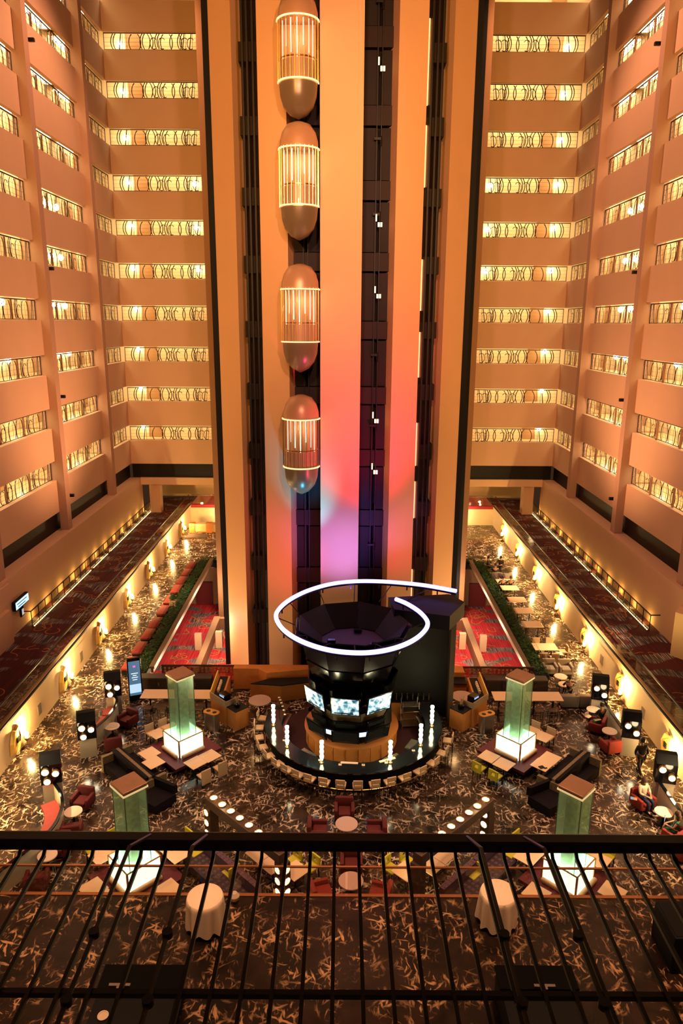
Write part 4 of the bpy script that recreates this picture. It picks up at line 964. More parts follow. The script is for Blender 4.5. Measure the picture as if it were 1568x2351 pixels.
# club armchairs
def mk_arm(key):
    m = {'r': REDV, 'o': REDB, 'g': GREY}[key]
    t = thing('club_armchair', '', 'armchair', group='club armchairs')       # faces +Y
    obj('base', MB().rbox(-.36, .36, -.34, .34, .12, .30, .03), m, t); obj('seat_cushion', MB().rbox(-.26, .26, -.22, .36, .30, .45, .05), m, t, True)
    obj('backrest', MB().rbox(-.38, .38, -.44, -.26, .14, .80, .06), m, t, True)
    for s in (-1, 1): obj('armrest', MB().rbox(*sorted((s*.27, s*.42)), -.34, .34, .14, .60, .045), m, t, True)
    for x in (-.3, .3):
        for y in (-.3, .3): obj('foot', MB().box(x-.02, x+.02, y-.02, y+.02, 0, .12), DARK, t)
    return t
par = placed(mk_arm)
def mk_coffee(key):
    t = thing('coffee_table', '', 'table', group='round coffee tables'); r = .45 if key == 'm' else .36
    obj('tabletop', MB().cyl(0, 0, .56, .6, r, 36), {'m': mat('rosy_top', (.62, .40, .34), .18)}.get(key, CLOTH), t, True)
    obj('column', MB().cyl(0, 0, .03, .56, .04, 10), DARK, t); obj('foot', MB().cyl(0, 0, 0, .03, .22, 20), DARK, t); return t
pcf = placed(mk_coffee)
pcf('m', 'round pinkish coffee table between three red armchairs, above the front handrail', (.28, 24.85, 0))
pcf('m', 'round pinkish coffee table seen through the bars in the middle', (.42, 21.8, 0))
for k, x, y, rz, l in (('r', .2, 25.95, 180, 'dark red armchair behind the upper middle coffee table'), ('r', -.85, 24.75, -90, 'dark red armchair left of the upper middle coffee table'), ('r', 1.45, 24.75, 90, 'dark red armchair right of the upper middle coffee table'),
      ('r', .45, 23.75, 0, 'dark red armchair with its back to us below the upper middle coffee table'), ('r', .45, 22.95, 180, 'dark red armchair behind the lower middle coffee table'),
      ('o', -.62, 21.5, -72, 'orange red armchair left of the lower middle coffee table'), ('o', 1.42, 21.4, 76, 'orange red armchair right of the lower middle coffee table'),
      ('r', -10.85, 33.0, 150, 'dark red armchair behind the white side table in the left back group'), ('r', -10.95, 30.9, 20, 'dark red armchair in front of the side table in the left back group'),
      ('r', -10.9, 26.55, 170, 'dark red armchair behind the side table in the left middle group'), ('r', -10.7, 24.7, 12, 'dark red armchair in front of the side table in the left middle group'),
      ('r', -10.85, 23.75, 180, 'dark red armchair behind the side table in the left front group'), ('r', -11.0, 22.0, 10, 'dark red armchair nearest to us in the left front group'),
      ('o', 13.0, 32.75, 60, 'orange red armchair with a green bag on it, right back group'), ('o', 13.05, 30.95, 15, 'orange red armchair in front of the small table, right back group'),
      ('o', 12.95, 26.75, -160, 'orange red armchair holding the person in white, right front group'), ('o', 13.35, 24.6, 30, 'orange red armchair holding the person in green, right front group'), ('o', 13.4, 23.7, 180, 'orange red armchair at the right edge, nearest of the right front group'),
      ('g', 12.35, 39.0, 180, 'grey armchair beside the hedge on the right, left of a pair'), ('g', 13.25, 38.95, 180, 'grey armchair beside the hedge on the right, right of a pair'),
      ('g', 12.4, 55.0, 0, 'grey armchair with its back to us at the far right party, left one'), ('g', 13.25, 54.8, 0, 'grey armchair with its back to us at the far right party, right one')):
    par(k, l, (x, y, 0), R(rz))
for x, y, l in ((-11.3, 31.95, 'small white round side table with a newspaper, left back group'), (-10.9, 25.5, 'small white round side table of the left middle group'), (-10.97, 23.0, 'small white round side table of the left front group, through the bars'),
                (13.2, 33.85, 'small white round table before the person in black, right back group'), (13.3, 31.8, 'small white round table between the orange armchairs, right back group'), (13.35, 25.7, 'small white round table between the two seated persons, right front group'),
                (12.54, 37.5, 'small white round table near the grey armchairs, farther one'), (12.5, 36.55, 'small white round table with a dark-haired person at it, near the grey sofa')):
    pcf('s', l, (x, y, 0))
nw = thing('newspaper', 'open newspaper lying on the left back side table', 'newspaper', (-11.3, 31.95, .6), R(20)); obj('sheets', MB().box(-.3, 0, -.18, .18, 0, .012).box(.01, .3, -.17, .17, .0, .01), mat('paper', (.7, .62, .5), .8), nw)
for i in range(2):
    gs = thing('grey_sofa', f'low grey sofa seen from behind near the right lounge, {("left","right")[i]} half', 'sofa', (12.35+.95*i, 35.3, 0))
    obj('base', MB().rbox(-.46, .46, -.3, .45, .1, .4, .03), GREY, gs); obj('foot', MB().box(-.4, .4, -.25, .4, 0, .1), DARK, gs); obj('backrest', MB().rbox(-.46, .46, -.42, -.26, .1, .75, .05), GREY, gs, True); obj('cushion', MB().rbox(-.42, .42, -.22, .4, .4, .5, .04), GREY, gs, True)

# window tables along the right hedge
for i, (x, y, w2) in enumerate(((12.68, 52.7, .66), (12.7, 51.3, .64), (12.7, 48.92, .63), (12.7, 46.86, .63), (12.7, 44.5, .63), (12.6, 41.05, .72))):
    t = thing('lounge_table', f'oblong cream table along the right hedge, {nth(i)} from the far end', 'table', (x, y, 0), 0, 'oblong tables along the right hedge')
    obj('tabletop', MB().rbox(-w2, w2, -.5, .5, .72, .76, .015), TABLE, t)
    for q in (-.4, .4): obj('column', MB().cyl(q, 0, .02, .72, .035, 8), MET, t); obj('foot', MB().cyl(q, 0, 0, .02, .2, 14), MET, t)
for k, (x, y), rz, l in (('b', (12.35, 41.95), 180, 'far left of the nearest oblong table'), ('b', (13.2, 41.95), 180, 'far right of the nearest oblong table'), ('b', (12.25, 40.25), 0, 'near left of the nearest oblong table'), ('b', (12.95, 40.2), 0, 'near right of the nearest oblong table'), ('b', (13.75, 41.1), 90, 'at the right end of the nearest oblong table')):
    pch(k, f'beige chair {l} along the right hedge', (x, y, 0), R(rz))
sq = thing('side_table', 'small square white side table right of the nearest oblong table', 'table', (13.35, 40.6, 0)); obj('tabletop', MB().box(-.2, .2, -.2, .2, .5, .53), CLOTH, sq); obj('leg', MB().cyl(0, 0, 0, .5, .03, 8), DARK, sq)
# red bench cushions along the left hedge
for i, y in enumerate((57.2, 55.3, 53.5, 51.6, 49.4, 47.4, 45.25, 43.35, 41.35, 39.2)):
    t = thing('red_bench', f'red upholstered bench seat along the left hedge, {nth(i)} from the far end', 'bench', (-12.45, y, 0), 0, 'red bench seats along the left hedge')
    obj('seat_cushion', MB().rbox(-.36, .3, -.80, .80, .3, .45, .04), REDB, t, True); obj('plinth', MB().box(-.3, .28, -.8, .8, 0, .3), BLK2, t)
wt = thing('waste_box', 'white square box with a dark plant in it between two red benches', 'planter', (-12.0, 48.3, 0)); obj('box', MB().rbox(-.22, .22, -.22, .22, 0, .8, .02), CLOTH, wt); obj('plant', MB().lathe([(.05, .8), (.3, .95), (.1, 1.2)], 9), LEAF, wt)

# booths between the pillars
for s, n_ in ((-1, 'left'), (1, 'right')):
    m_ = lambda p: p if s < 0 else (.9-p[0]+.15, p[1])
    b = thing('booth_sofa', f'dark two-sided booth sofa with patterned high back in front of the back {n_} pillar', 'sofa')
    P = [m_(p) for p in ((-10.3, 29.5), (-8.2, 27.35))]
    def band(p, q, w0, w1, z0, z1):
        d = (Vector(q)-Vector(p)).normalized(); nn = Vector((d.y, -d.x))*(-1 if s < 0 else 1)*-1
        a, c = Vector(p), Vector(q); return MB().prism([tuple(a+nn*w0), tuple(c+nn*w0), tuple(c+nn*w1), tuple(a+nn*w1)], z0, z1)
    obj('back_panel', band(P[0], P[1], -.08, .08, 0, .95), PATT, b)
    obj('back_cushion', band(P[0], P[1], .08, .22, .45, .98), BOOTH, b); obj('seat', band(P[0], P[1], .08, .72, .1, .45), BOOTH, b)
    obj('back_cushion', band(P[0], P[1], -.22, -.08, .45, .92), BOOTH, b); obj('seat', band(P[0], P[1], -.78, -.08, .1, .45), BOOTH, b)
    for q in (P[0], P[1]):
        d = (Vector(P[1])-Vector(P[0])).normalized()*.08; q = Vector(q)
        obj('end_wing', band(tuple(q-d), tuple(q+d), -.75, .75, 0, .82), PATT, b)
    t = thing('low_sofa', f'long low dark sofa between the {n_} booth and the front {n_} pillar', 'sofa')
    obj('seat', MB().prism([m_(p) for p in ((-10.0, 27.6), (-9.35, 28.2), (-7.0, 26.85), (-7.7, 26.0))][::1], .1, .46), BOOTH, t)
    obj('backrest', MB().prism([m_(p) for p in ((-9.45, 28.15), (-9.35, 28.3), (-6.95, 26.95), (-7.1, 26.85))], .46, .85), BOOTH, t)
    obj('kick', MB().prism([m_(p) for p in ((-9.9, 27.65), (-9.3, 28.1), (-7.1, 26.85), (-7.7, 26.1))], 0, .1), BLK2, t)

# beam lamps: portals of dark metal set with round lights
for s, n_ in ((-1, 'left'), (1, 'right')):
    m_ = lambda x: x if s < 0 else .78-x
    p, q = Vector((m_(-5.0), 24.6)), Vector((m_(-2.1), 21.7)); L = (q-p).length; ang = math.atan2((q-p).y, (q-p).x)
    t = thing('beam_lamp', f'dark portal of a diagonal beam on two posts set with round lights, {n_} side', 'lamp', (p.x, p.y, 0), ang)
    bm_ = mat('beam_bronze', (.10, .055, .035), .45, .3)
    obj('beam', MB().rbox(-.2, L+.2, -.2, .2, 1.55, 1.95, .02), bm_, t)
    for x0 in (-.12, L+.12): obj('post', MB().box(x0-.2, x0+.2, -.2, .2, 0, 1.55), bm_, t)
    def disc(parent, loc, rot):
        o = obj('light', MB().cyl(0, 0, 0, .03, .135, 22), LAMPG, parent, loc=loc); o.rotation_euler = rot
        g = obj('light_ring', MB().ring(.135, .165, -.005, .05, 0, 360, 24), BRASS, parent, loc=loc); g.rotation_euler = rot
        w_ = obj('wire', MB().box(-.15, .15, -.008, .008, .045, .06), BLK2, parent, loc=loc); w_.rotation_euler = rot
    for i in range(8): disc(t, (.1+(L-.2)*i/7, 0, 1.95), (0, 0, R(0)))
    for x0 in (-.12, L+.12):
        for z in (1.32, .86, .4): 
            disc(t, (x0, -.2 if s < 0 else -.2, z), (R(90), 0, 0)); 
            disc(t, (x0+(-.2 if x0 < 0 else .2)*(-1 if s < 0 else 1)*-1, 0, z), (0, R(90)*(1 if x0*(-1 if s<0 else 1) < 0 else -1)*-1*(1 if s<0 else -1)*(-1 if s<0 else 1), 0))
    for f_ in (.15, .85): lamp('beam_light', 'POINT', (*(p+(q-p)*f_), 2.25), 14, (1, .72, .36), size=.15)
    sf = thing('tufted_sofa', f'purple tufted sofa below the {n_} beam lamp', 'sofa')
    u = (q-p).normalized(); nn = Vector((-u.y, u.x))*(-1 if s < 0 else 1)
    if nn.y > 0: nn = -nn
    a = p+u*.5+nn*.75; c = q-u*.15+nn*.75
    def strip(w0, w1, z0, z1): return MB().prism([tuple(a+nn*w0), tuple(c+nn*w0), tuple(c+nn*w1), tuple(a+nn*w1)], z0, z1)
    obj('backrest', strip(0, .22, .1, .84), PURP, sf); obj('seat', strip(.22, 1.0, .12, .44), mat('purple_seat', (.030, .014, .020), .75), sf); obj('plinth', strip(.1, .9, 0, .12), BLK2, sf)
    tf = MB(); LL = (c-a).length
    for i in range(18):
        for j in range(2):
            pp = a+u*(LL*(i+.5)/18)+nn*(.06+.11*j); tf.add([(pp.x+dx, pp.y+dy, .84+dz) for dx, dy, dz in ((-.05, 0, 0), (0, -.05, 0), (.05, 0, 0), (0, .05, 0), (0, 0, .035))], [(0, 1, 4), (1, 2, 4), (2, 3, 4), (3, 0, 4)])
    for i in range(14):
        for j in range(4):
            pp = a+u*(LL*(i+.5)/14)+nn*(.34+.17*j); tf.add([(pp.x+dx, pp.y+dy, .44+dz) for dx, dy, dz in ((-.08, 0, 0), (0, -.08, 0), (.08, 0, 0), (0, .08, 0), (0, 0, .03))], [(0, 1, 4), (1, 2, 4), (2, 3, 4), (3, 0, 4)])
    obj('tufting', tf, PURP, sf)

# aisle lamp posts and screens with curved seats
def mk_post(key):
    t = thing('lamp_post', '', 'lamp', group='dark box lamps along the aisles'); k = 1 if key == 'l' else -1
    obj('pedestal', MB().box(-.38, .38, -.22, .22, 0, 1.0), mat('pedestal_silver', (.50, .44, .36), .3, .5), t)
    obj('head', MB().prism([(-.42, -.28), (.42, -.28), (.42, .28), (-.42, .28)], 1.0, 1.9), BLACK, t)
    obj('cap', MB().add([(-.42, -.28, 1.9), (.42, -.28, 1.9), (.42, .28, 1.9), (-.42, .28, 1.9), (-.42, .0, 2.25), (.42, .0, 2.25), (.42, .28, 2.25), (-.42, .28, 2.25)],
                        [(3, 2, 1, 0), (4, 5, 6, 7), (0, 1, 5, 4), (1, 2, 6, 5), (2, 3, 7, 6), (3, 0, 4, 7)]), BLK2, t)
    for x, z in ((-.2*k, 1.68), (.2*k, 1.55), (-.16*k, 1.22)) if key == 'l' else ((-.2, 1.72), (.2, 1.38)):
        M = Matrix.Translation((x, -.28, z)) @ Matrix.Rotation(R(90), 4, 'X')
        sh_ = obj('shade', MB().lathe([(.14, 0), (.16, .14), (.15, .165)], 20, M=M), BRASS, t, True); obj('bulb', MB().lathe([(.125, .165), (.10, .19), (.04, .205)], 18, M=M), LAMPW, sh_, True)
    return t
ppo = placed(mk_post)
for k, x, y, l in (('l', -11.95, 34.4, 'left side, farthest'), ('l', -11.95, 30.4, 'left side, middle'), ('l', -12.3, 27.0, 'left side, nearest'), ('l', -12.6, 20.4, 'left side, at the near edge'),
                   ('r', 13.6, 34.35, 'right side, farthest'), ('r', 13.85, 30.75, 'right side, middle'), ('r', 14.0, 27.3, 'right side, nearest')):
    ppo(k, f'dark box lamp with round bulbs on a silver pedestal, {l}', (x, y, 0), R(18 if k == 'l' else -14))
    lamp('post_light', 'POINT', (x, y-.9, 1.5), 30, (1, .80, .46), size=.15)
for (pts, l) in (([(-12.1, 34.4), (-11.65, 33.95), (-11.5, 33.3), (-11.5, 32.6), (-11.65, 31.7), (-11.98, 30.8)], 'left back'), ([(-12.15, 26.8), (-11.6, 26.1), (-11.27, 25.4), (-11.13, 24.7), (-11.12, 24.1), (-11.25, 23.5), (-11.5, 22.9), (-11.85, 22.2), (-12.3, 21.3), (-12.6, 20.6)], 'left front')):
    pc = catmull(pts, 4)
    t = thing('curved_screen', f'curved low screen with black top rail and pale lit face, {l}', 'screen')
    obj('panel', MB().path_wall(pc, .06, 0, .98), mat('screen_pale', (.62, .55, .38), .4), t); obj('top_rail', MB().path_wall(pc, .13, .98, 1.03), BLACK, t)
    b = thing('curved_bench', f'curved red bench behind the {l} screen, facing the aisle', 'bench')
    off = []
    for i, p in enumerate(pc):
        a_, c_ = pc[max(i-1, 0)], pc[min(i+1, len(pc)-1)]; d = Vector((c_[0]-a_[0], c_[1]-a_[1])).normalized(); off.append((p[0]+d.y*.42, p[1]-d.x*.42))
    k = len(off)//3
    for j in range(3): obj('seat_cushion', MB().path_wall(off[2+j*k:2+(j+1)*k] if j < 2 else off[2+j*k-0:-1], .62, .28, .46), REDB, b)
    obj('bench_base', MB().path_wall(off[2:-1], .5, 0, .28), MATS['pedestal_silver'], b)
for p, q, l in (((13.72, 34.9), (13.7, 31.2), 'right back'), ((13.75, 27.1), (13.8, 20.6), 'right front')):
    t = thing('straight_screen', f'straight low screen with black top rail behind the armchairs, {l}', 'screen')
    n_ = max(2, int((p[1]-q[1])/1.6))
    for i in range(n_):
        y0 = q[1]+(p[1]-q[1])*i/n_; y1 = q[1]+(p[1]-q[1])*(i+1)/n_; obj('panel', MB().box(13.7, 13.76, y0+.03, y1-.03, 0, .98), MATS['screen_pale'], t)
    obj('top_rail', MB().box(13.66, 13.8, q[1], p[1], .98, 1.03), BLACK, t)

# standing digital sign
ds = thing('digital_totem', 'tall black totem with a glowing blue screen on the left side of the lobby', 'sign', (-11.15, 35.6, 0), R(22))
obj('case', MB().rbox(-.36, .36, -.1, .1, 0, 2.5, .03), BLACK, ds)
obj('lit_screen', MB().box(-.3, .3, -.115, -.1, .35, 2.35), mat('totem_screen', (.1, .2, .35), .3, emit=(.10, .24, .40), es=.6), ds)
obj('picture_band', MB().box(-.3, .3, -.12, -.115, .5, 1.0), mat('totem_band', (.5, .7, .9), .4, emit=(.4, .6, .8), es=1.2), ds)
for z, w2 in ((1.25, .12), (1.38, .16), (1.5, .1), (1.62, .18)): obj('text_line', MB().box(-w2, w2, -.12, -.115, z, z+.04), mat('totem_text', (.9, 1, 1), .4, emit=(.8, .9, 1), es=1.2), ds)
obj('emblem', MB().box(-.06, .06, -.12, -.115, 2.0, 2.1), mat('totem_pink', (1, .1, .5), .4, emit=(1, .1, .5), es=1.5), ds)

# ------------------------------------------------------------------ people
def skin_mesh(name, chains, m, parent, sub=1):
    """chains: list of joint lists [(x,y,z,r)...]; chains share points by equal coordinates; grown with a Skin modifier"""
    vs, rad, es, idx = [], [], [], {}
    for ch in chains:
        prev = None
        for x, y, z, r in ch:
            k = (round(x, 3), round(y, 3), round(z, 3))
            if k not in idx: idx[k] = len(vs); vs.append((x, y, z)); rad.append(r)
            if prev is not None: es.append((prev, idx[k]))
            prev = idx[k]
    me = bpy.data.meshes.new(name); me.from_pydata(vs, es, []); me.materials.append(m)
    o = bpy.data.objects.new(name, me); COL.objects.link(o); o.parent = parent
    md = o.modifiers.new('Skin', 'SKIN'); md.use_smooth_shade = True
    sv = me.skin_vertices[0].data
    for i, r in enumerate(rad): rr = r if isinstance(r, tuple) else (r, r); sv[i].radius = rr; sv[i].use_root = (i == 0)
    s_ = o.modifiers.new('Sub', 'SUBSURF'); s_.levels = sub; s_.render_levels = sub
    return o
def cloth(name, col): return mat('cloth_'+name, col, .85)
def person(label, loc, rz, pose, shirt, trouser, hair=HAIR, longhair=False, dress=False, arms='lap', s=1.0, group=None):
    """figure facing +Y"""
    t = thing('person', label, 'person', loc, rz, group); t.scale = (s, s, s)
    if pose == 'sit':
        hipz, knee, foot = .52, lambda k: (k*.12, .42, .53), lambda k: (k*.13, .46, .08); hy = 0.
        pelvis, chest, neck, head = (0, 0, .54), (0, -.06, .92), (0, -.05, 1.12), (0, 0, 1.27)
    else:
        pelvis, chest, neck, head = (0, 0, .95), (0, .02, 1.32), (0, .03, 1.50), (0, .06, 1.66)
        knee = lambda k: (k*.11, .12 if k > 0 else -.02, .50); foot = lambda k: (k*.11, .22 if k > 0 else -.30, .09)
    cz, cy = chest[2], chest[1]
    sh = lambda k: (k*.20, cy, cz+.10)
    if arms == 'lap': el = lambda k: (k*.27, cy+.12, cz-.14); ha = lambda k: (k*.08, cy+.38, cz-.20)
    elif arms == 'table': el = lambda k: (k*.28, cy+.16, cz-.12); ha = lambda k: (k*.12, cy+.44, cz-.14)
    else: el = lambda k: (k*.27, cy-.06*k, cz-.20); ha = lambda k: (k*.27, cy+.10*k, cz-.44)
    bodyc = [[(*pelvis, .13), (*chest, .125), (*neck, .05), (head[0], head[1], head[2]-.06, .07), (head[0], head[1], head[2]+.08, .08)]]
    for k in (-1, 1):
        e, h = el(k), ha(k)
        bodyc.append([(*chest, .125), (*sh(k), .06), (*e, .042), (*h, .028)])
        d = (Vector(h)-Vector(e)).normalized(); sd = d.cross(Vector((0, 0, 1))).normalized()
        for j, (o_, L) in enumerate(((-.03, .07), (-.01, .085), (.01, .08), (.03, .065))):
            b_ = Vector(h)+d*.05+sd*o_; c_ = b_+d*L*.6+Vector((0, 0, -.008)); f_ = b_+d*L+Vector((0, 0, -.025))
            bodyc.append([(*h, .028), (*b_, .010), (*c_, .009), (*f_, .008)])
        tb_ = Vector(h)+sd*(-.045*k)+d*.01; bodyc.append([(*h, .028), (*tb_, .011), (*(tb_+d*.04), .009)])
        bodyc.append([(*pelvis, .13), (pelvis[0]+k*.10, pelvis[1]+.02, pelvis[2]-.03, .095), (*knee(k), .06), (*foot(k), .04), (foot(k)[0], foot(k)[1]+.14, foot(k)[2]-.04, .035)])
    skin_mesh('body', bodyc, SKIN, t)
    top = [[(pelvis[0], pelvis[1], pelvis[2]+.02, .15), (*chest, .15), (neck[0], neck[1], neck[2]-.06, .07)]]
    for k in (-1, 1):
        e = el(k); m2 = tuple((a+b)/2 for a, b in zip(el(k), ha(k)))
        top.append([(*chest, .15), (*sh(k), .078), (*e, .058), (*(m2 if not dress else e), .05)] if not dress else [(*chest, .15), (*sh(k), .07), (sh(k)[0]*1.15, sh(k)[1]+.03, sh(k)[2]-.08, .06)])
    skin_mesh('dress' if dress else 'shirt', top, shirt, t)
    leg = []
    for k in (-1, 1):
        kn, ft = knee(k), foot(k); an = (ft[0], ft[1], ft[2]+.06) if not dress else tuple(a*.55+b*.45 for a, b in zip(kn, ft))
        leg.append([(pelvis[0], pelvis[1], pelvis[2]-.01, .14), (pelvis[0]+k*.10, pelvis[1]+.02, pelvis[2]-.03, .108), (*kn, .075 if not dress else .085)] + ([(*an, .055)] if not dress else []))
    skin_mesh('skirt' if dress else 'trousers', leg, trouser, t)
    for k in (-1, 1):
        ft = foot(k); obj('shoe', MB().rbox(ft[0]-.045, ft[0]+.045, ft[1]-.06, ft[1]+.19, max(0, ft[2]-.085), ft[2]+.0, .02), BLK2, t, True)
    hx, hy_, hz = head; hb = MB().lathe([(.05, -.06), (.105, -.03), (.118, .05), (.10, .13), (.05, .175)], 14, hx, hy_-.025, Matrix.Translation((0, 0, hz)))
    if longhair: hb.lathe([(.05, -.26), (.10, -.2), (.10, -.02), (.06, .02)], 12, hx, hy_-.07, Matrix.Translation((0, 0, hz)))
    obj('hair', hb, hair, t, True)
    fm = MB()
    for k in (-1, 1): fm.box(hx+k*.032-.012, hx+k*.032+.012, hy_+.082, hy_+.094, hz+.035, hz+.047)
    obj('eyes', fm, BLK2, t); obj('nose', MB().add([(hx-.012, hy_+.085, hz), (hx+.012, hy_+.085, hz), (hx, hy_+.115, hz+.005), (hx, hy_+.085, hz+.04)], [(0, 2, 1), (0, 3, 2), (1, 2, 3), (0, 1, 3)]), SKIN, t)
    obj('mouth', MB().box(hx-.02, hx+.02, hy_+.082, hy_+.09, hz-.032, hz-.024), REDV, t)
    return t
BR_ = mat('brown_hair', (.07, .03, .015), .6)
person('person in dark vest and shorts walking away beside the right aisle wall', (13.75, 29.1, 0), R(10), 'walk', cloth('black', (.02, .02, .02)), cloth('black', (.02, .02, .02)), HAIR, arms='swing', s=1.03)
person('person in a white wide top and blue trousers sitting in an orange armchair', (12.95, 26.8, 0), R(-155), 'sit', cloth('white', (.78, .58, .42)), cloth('navy', (.02, .03, .07)), BR_, True)
person('person in a green dress leaning back with a tablet in the right front armchair', (13.35, 24.65, 0), R(60), 'sit', cloth('green', (.02, .10, .05)), cloth('green', (.02, .10, .05)), BR_, True, dress=True)
person('person in black top at the round table in the right back group', (13.3, 33.1, 0), R(20), 'sit', cloth('black', (.02, .02, .02)), cloth('black', (.02, .02, .02)), HAIR)
person('dark-haired person at a small round table by the grey sofa', (12.55, 36.0, 0), R(0), 'sit', cloth('black', (.02, .02, .02)), cloth('black', (.02, .02, .02)), HAIR, arms='table')
person('person in dark coat at the far right party, leftmost', (12.2, 56.9, 0), R(-120), 'sit', cloth('black', (.02, .02, .02)), cloth('black', (.02, .02, .02)), HAIR, arms='table')
person('person in dark jacket over pink shirt at the far right party, rightmost', (13.2, 56.9, 0), R(150), 'sit', cloth('dusky', (.06, .03, .03)), cloth('black', (.02, .02, .02)), BR_, arms='table')
person('person in black with the back to us in the left grey armchair', (12.4, 55.1, 0), R(0), 'sit', cloth('black', (.02, .02, .02)), cloth('black', (.02, .02, .02)), HAIR, arms='table')
person('bearded person facing us behind the farthest oblong tables', (12.55, 53.5, 0), R(180), 'sit', cloth('dusky', (.06, .03, .03)), cloth('black', (.02, .02, .02)), HAIR, arms='table')
person('person in black sitting at the second oblong table, left', (12.35, 52.1, 0), R(0), 'sit', cloth('black', (.02, .02, .02)), cloth('black', (.02, .02, .02)), HAIR, arms='table')
person('person in black sitting at the second oblong table, right', (12.95, 52.1, 0), R(0), 'sit', cloth('black', (.02, .02, .02)), cloth('black', (.02, .02, .02)), BR_, arms='table')
tp = thing('tablet', 'glowing tablet held by the person in the green dress', 'tablet', (13.0, 24.9, .80), R(60)); obj('case', MB().rbox(-.12, .12, -.01, .01, 0, .18, .005), BLK2, tp); obj('lit_glass', MB().box(-.11, .11, -.014, -.01, .01, .17), MATS['till_screen'], tp)
mg = thing('magazine', 'open blue and orange magazine on the armrest beside the person in white', 'magazine', (12.42, 26.5, .62), R(-20)); obj('left_page', MB().box(-.13, 0, -.09, .09, 0, .02), mat('mag_blue', (.15, .3, .6), .5), mg); obj('right_page', MB().box(.005, .13, -.09, .09, 0, .02), mat('mag_red', (.7, .25, .1), .5), mg)
bg = thing('shopping_bag', 'green and white patterned bag lying on the right back armchair', 'bag', (13.0, 32.75, .46), R(20)); obj('body', MB().rbox(-.2, .2, -.13, .13, 0, .2, .05), mat('bag_green', (.06, .30, .12), .6, var=(14, .9)), bg, True); obj('flap', MB().rbox(-.18, .18, -.12, .0, .19, .22, .01), CLOTH, bg)
lt = thing('laptop', 'open pale laptop beside the person in black, right back group', 'laptop', (12.75, 33.3, .5), R(35)); obj('keyboard', MB().box(-.16, .16, -.12, .12, 0, .02), CLOTH, lt); obj('display', MB().box(-.16, .16, .11, .125, .02, .22), CLOTH, lt)

# ------------------------------------------------------------------ near mezzanine
gb = thing('glass_balustrade', 'clear glass balustrade with a thin copper rail along the near edge of the mezzanine', 'balustrade')
x = -16.2
while x < 16: obj('glass_pane', MB().box(x+.02, x+2.3, 19.55, 19.57, 2.0, 3.08), glass('near_glass', (.93, .90, .86), .06), gb); x += 2.35
obj('top_rail', MB().box(-19, 19, 19.53, 19.59, 3.08, 3.13), mat('copper_rail', (.48, .20, .08), .35, .7), gb)
obj('base_strip', MB().box(-19, 19, 19.5, 19.62, 1.99, 2.03), mat('copper_rail', (.48, .20, .08)), gb)
def drape(name, label, cx, cy, z, seed):
    t = thing('draped_table', label, 'table', (cx, cy, z)); rnd = random.Random(seed); r0 = .54; n = 96
    vs = [(0, 0, 1.12)]; fs = []; ph_ = [rnd.uniform(0, 6.28) for _ in range(4)]
    rows = 14
    for k in range(rows):
        tt = k/(rows-1)
        for i in range(n):
            a = 2*math.pi*i/n; fold = math.sin(9*a+ph_[0])*.5+math.sin(14*a+ph_[1])*.3+math.sin(5*a+ph_[2])*.35
            if k == 0: r, zz = r0*.96, 1.12
            elif k == 1: r, zz = r0, 1.105
            else:
                u = (k-1)/(rows-2); r = r0+.02+u*(.06+.075*fold); zz = 1.105-u*(1.02+.10*math.sin(9*a+ph_[0]+.5)*.6-.05)
            vs.append((r*math.cos(a), r*math.sin(a), max(zz, .02)))
    for i in range(n): fs.append((0, 1+i, 1+(i+1) % n))
    for k in range(rows-1):
        for i in range(n): fs.append((1+k*n+i, 1+(k+1)*n+i, 1+(k+1)*n+(i+1) % n, 1+k*n+(i+1) % n))
    obj('tablecloth', MB().add(vs, fs), CLOTH, t, True)
    obj('pedestal', MB().cyl(0, 0, .02, 1.08, .04, 10).cyl(0, 0, 0, .02, .28, 20), DARK, t)
for x, y in ((-4.08, 18.3), (4.9, 18.55)): lamp('added_table_spot', 'SPOT', (x*.9, y-1.5, 14), 2600, (1, .52, .26), (x, y, 2.9), .05, spot=9.5, blend=.9)  # unseen spots added to brighten the two draped tables
drape('a', 'round high table under a floor-length pale cloth, left one behind the bars', -4.08, 18.3, 2, 1)
drape('b', 'round high table under a floor-length pale cloth, right one behind the bars', 4.9, 18.55, 2, 2)
lampd = thing('floor_candle', 'small pale globe light on the floor behind the left draped table', 'lamp', (-3.35, 19.3, 2)); obj('globe', MB().lathe([(.03, 0), (.14, .1), (.16, .22), (.08, .34)], 12), CLOTH, lampd, True); obj('foot', MB().cyl(0, 0, 0, .02, .08, 10), BRASS, lampd)
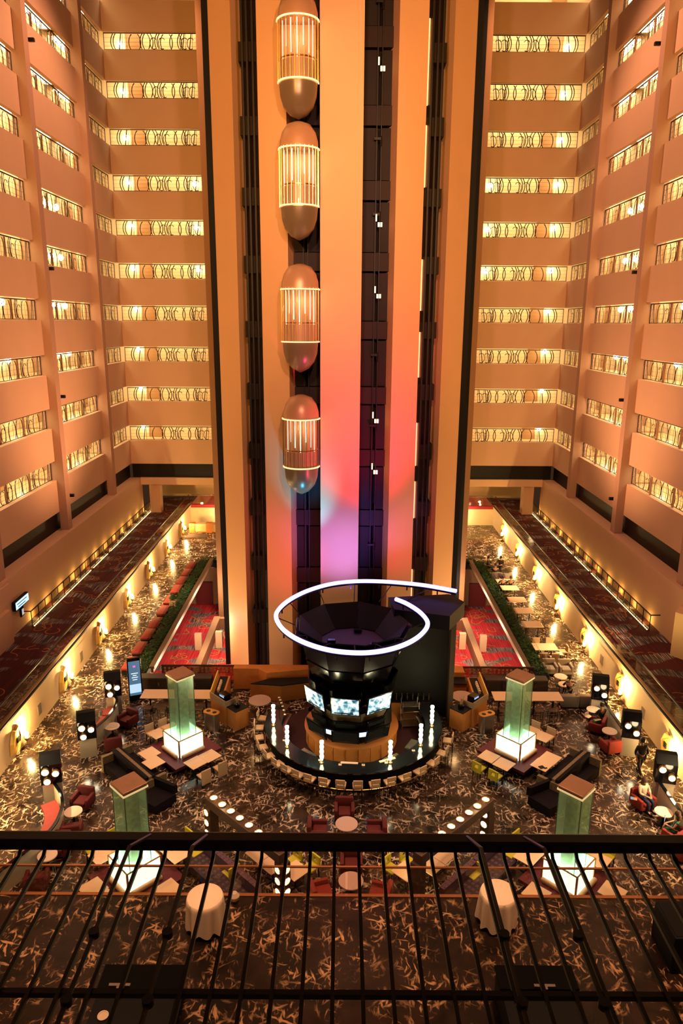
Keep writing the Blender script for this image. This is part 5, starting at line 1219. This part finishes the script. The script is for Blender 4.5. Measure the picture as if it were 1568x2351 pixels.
for x0, x1, y1, l in ((-6.3, -4.25, 15.9, 'left'), (4.3, 6.3, 15.95, 'right')):
    t = thing('reception_desk', f'dark boxy desk standing on the mezzanine below the bars, {l}', 'desk')
    obj('body', MB().box(x0, x1, y1-2.2, y1, 2, 3.0), BLK2, t); obj('top', MB().box(x0-.05, x1+.05, y1-.7, y1+.03, 3.0, 3.05), mat('desk_top', (.004, .003, .003), .8, spec=.1), t)
    br = thing('desk_bracket', f'small grey T-shaped bracket on the {l} dark desk', 'bracket', ((x0+x1)/2-.2+(.35 if l == 'right' else -.3), y1-.62, 3.06)); obj('bar', MB().box(-.28, .28, -.04, .04, 0, .03), GREY, br); obj('stem', MB().box(-.06, .06, -.12, -.04, 0, .03), GREY, br)
pt_ = thing('plate', 'pale round plate on the left dark desk', 'plate', (-5.95, 14.45, 3.0)); obj('disc', MB().cyl(0, 0, 0, .02, .13, 24), CLOTH, pt_, True); obj('rim', MB().ring(.11, .14, .02, .03, 0, 360, 24), CLOTH, pt_)
dd = thing('draped_box', 'black cloth covered table at the right edge of the mezzanine', 'table', (10.4, 17.5, 2)); obj('cloth', MB().rbox(-.9, 1.2, -.8, .6, .0, 1.25, .05), BLK2, dd); obj('top', MB().box(-.85, 1.15, -.75, .55, 1.25, 1.27), BLK2, dd)

# ------------------------------------------------------------------ the dark grille right under the camera
GZ = 17.9
gr_ = thing('metal_grille', 'dark metal grille of long bars and a thick handrail across the bottom of the view', 'railing')
obj('handrail', MB().rbox(-3.2, 3.2, 2.545, 2.615, GZ-.03, GZ+.02, .012), MET, gr_)
bar_me = MB().box(-.0065, .0065, .9, 2.53, GZ-.045, GZ-.03).add([(-.0065, 2.52, GZ-.045), (.0065, 2.52, GZ-.045), (.0065, 2.57, GZ-.0), (-.0065, 2.57, GZ-.0), (-.0065, 2.52, GZ-.03), (.0065, 2.52, GZ-.03), (.0065, 2.56, GZ-.0), (-.0065, 2.56, GZ-.0)], [(0, 3, 2, 1), (4, 5, 6, 7), (0, 4, 7, 3), (1, 2, 6, 5)]).mesh('bar', MET)
for i in range(-19, 20):
    if i in (-3, -2): pass
    obj('bar', bar_me, None, gr_, loc=(.1*i-.02, 0, 0))
obj('cross_bar', MB().box(-3.2, 3.2, 1.895, 1.915, GZ-.055, GZ-.035), MET, gr_)
obj('cross_bar', MB().box(-3.2, 3.2, 1.3, 1.32, GZ-.055, GZ-.035), MET, gr_)
for x in (-.785, -.55, .53, .767):
    obj('strut', MB().tube([(x, .9, GZ+.2), (x, 2.3, GZ+.2), (x, 2.56, GZ+.04)], .0075, 6), MET, gr_)
    for y in (1.9, 1.66): obj('joint', MB().cyl(x, y, GZ+.19, GZ+.212, .017, 14), MET, gr_)
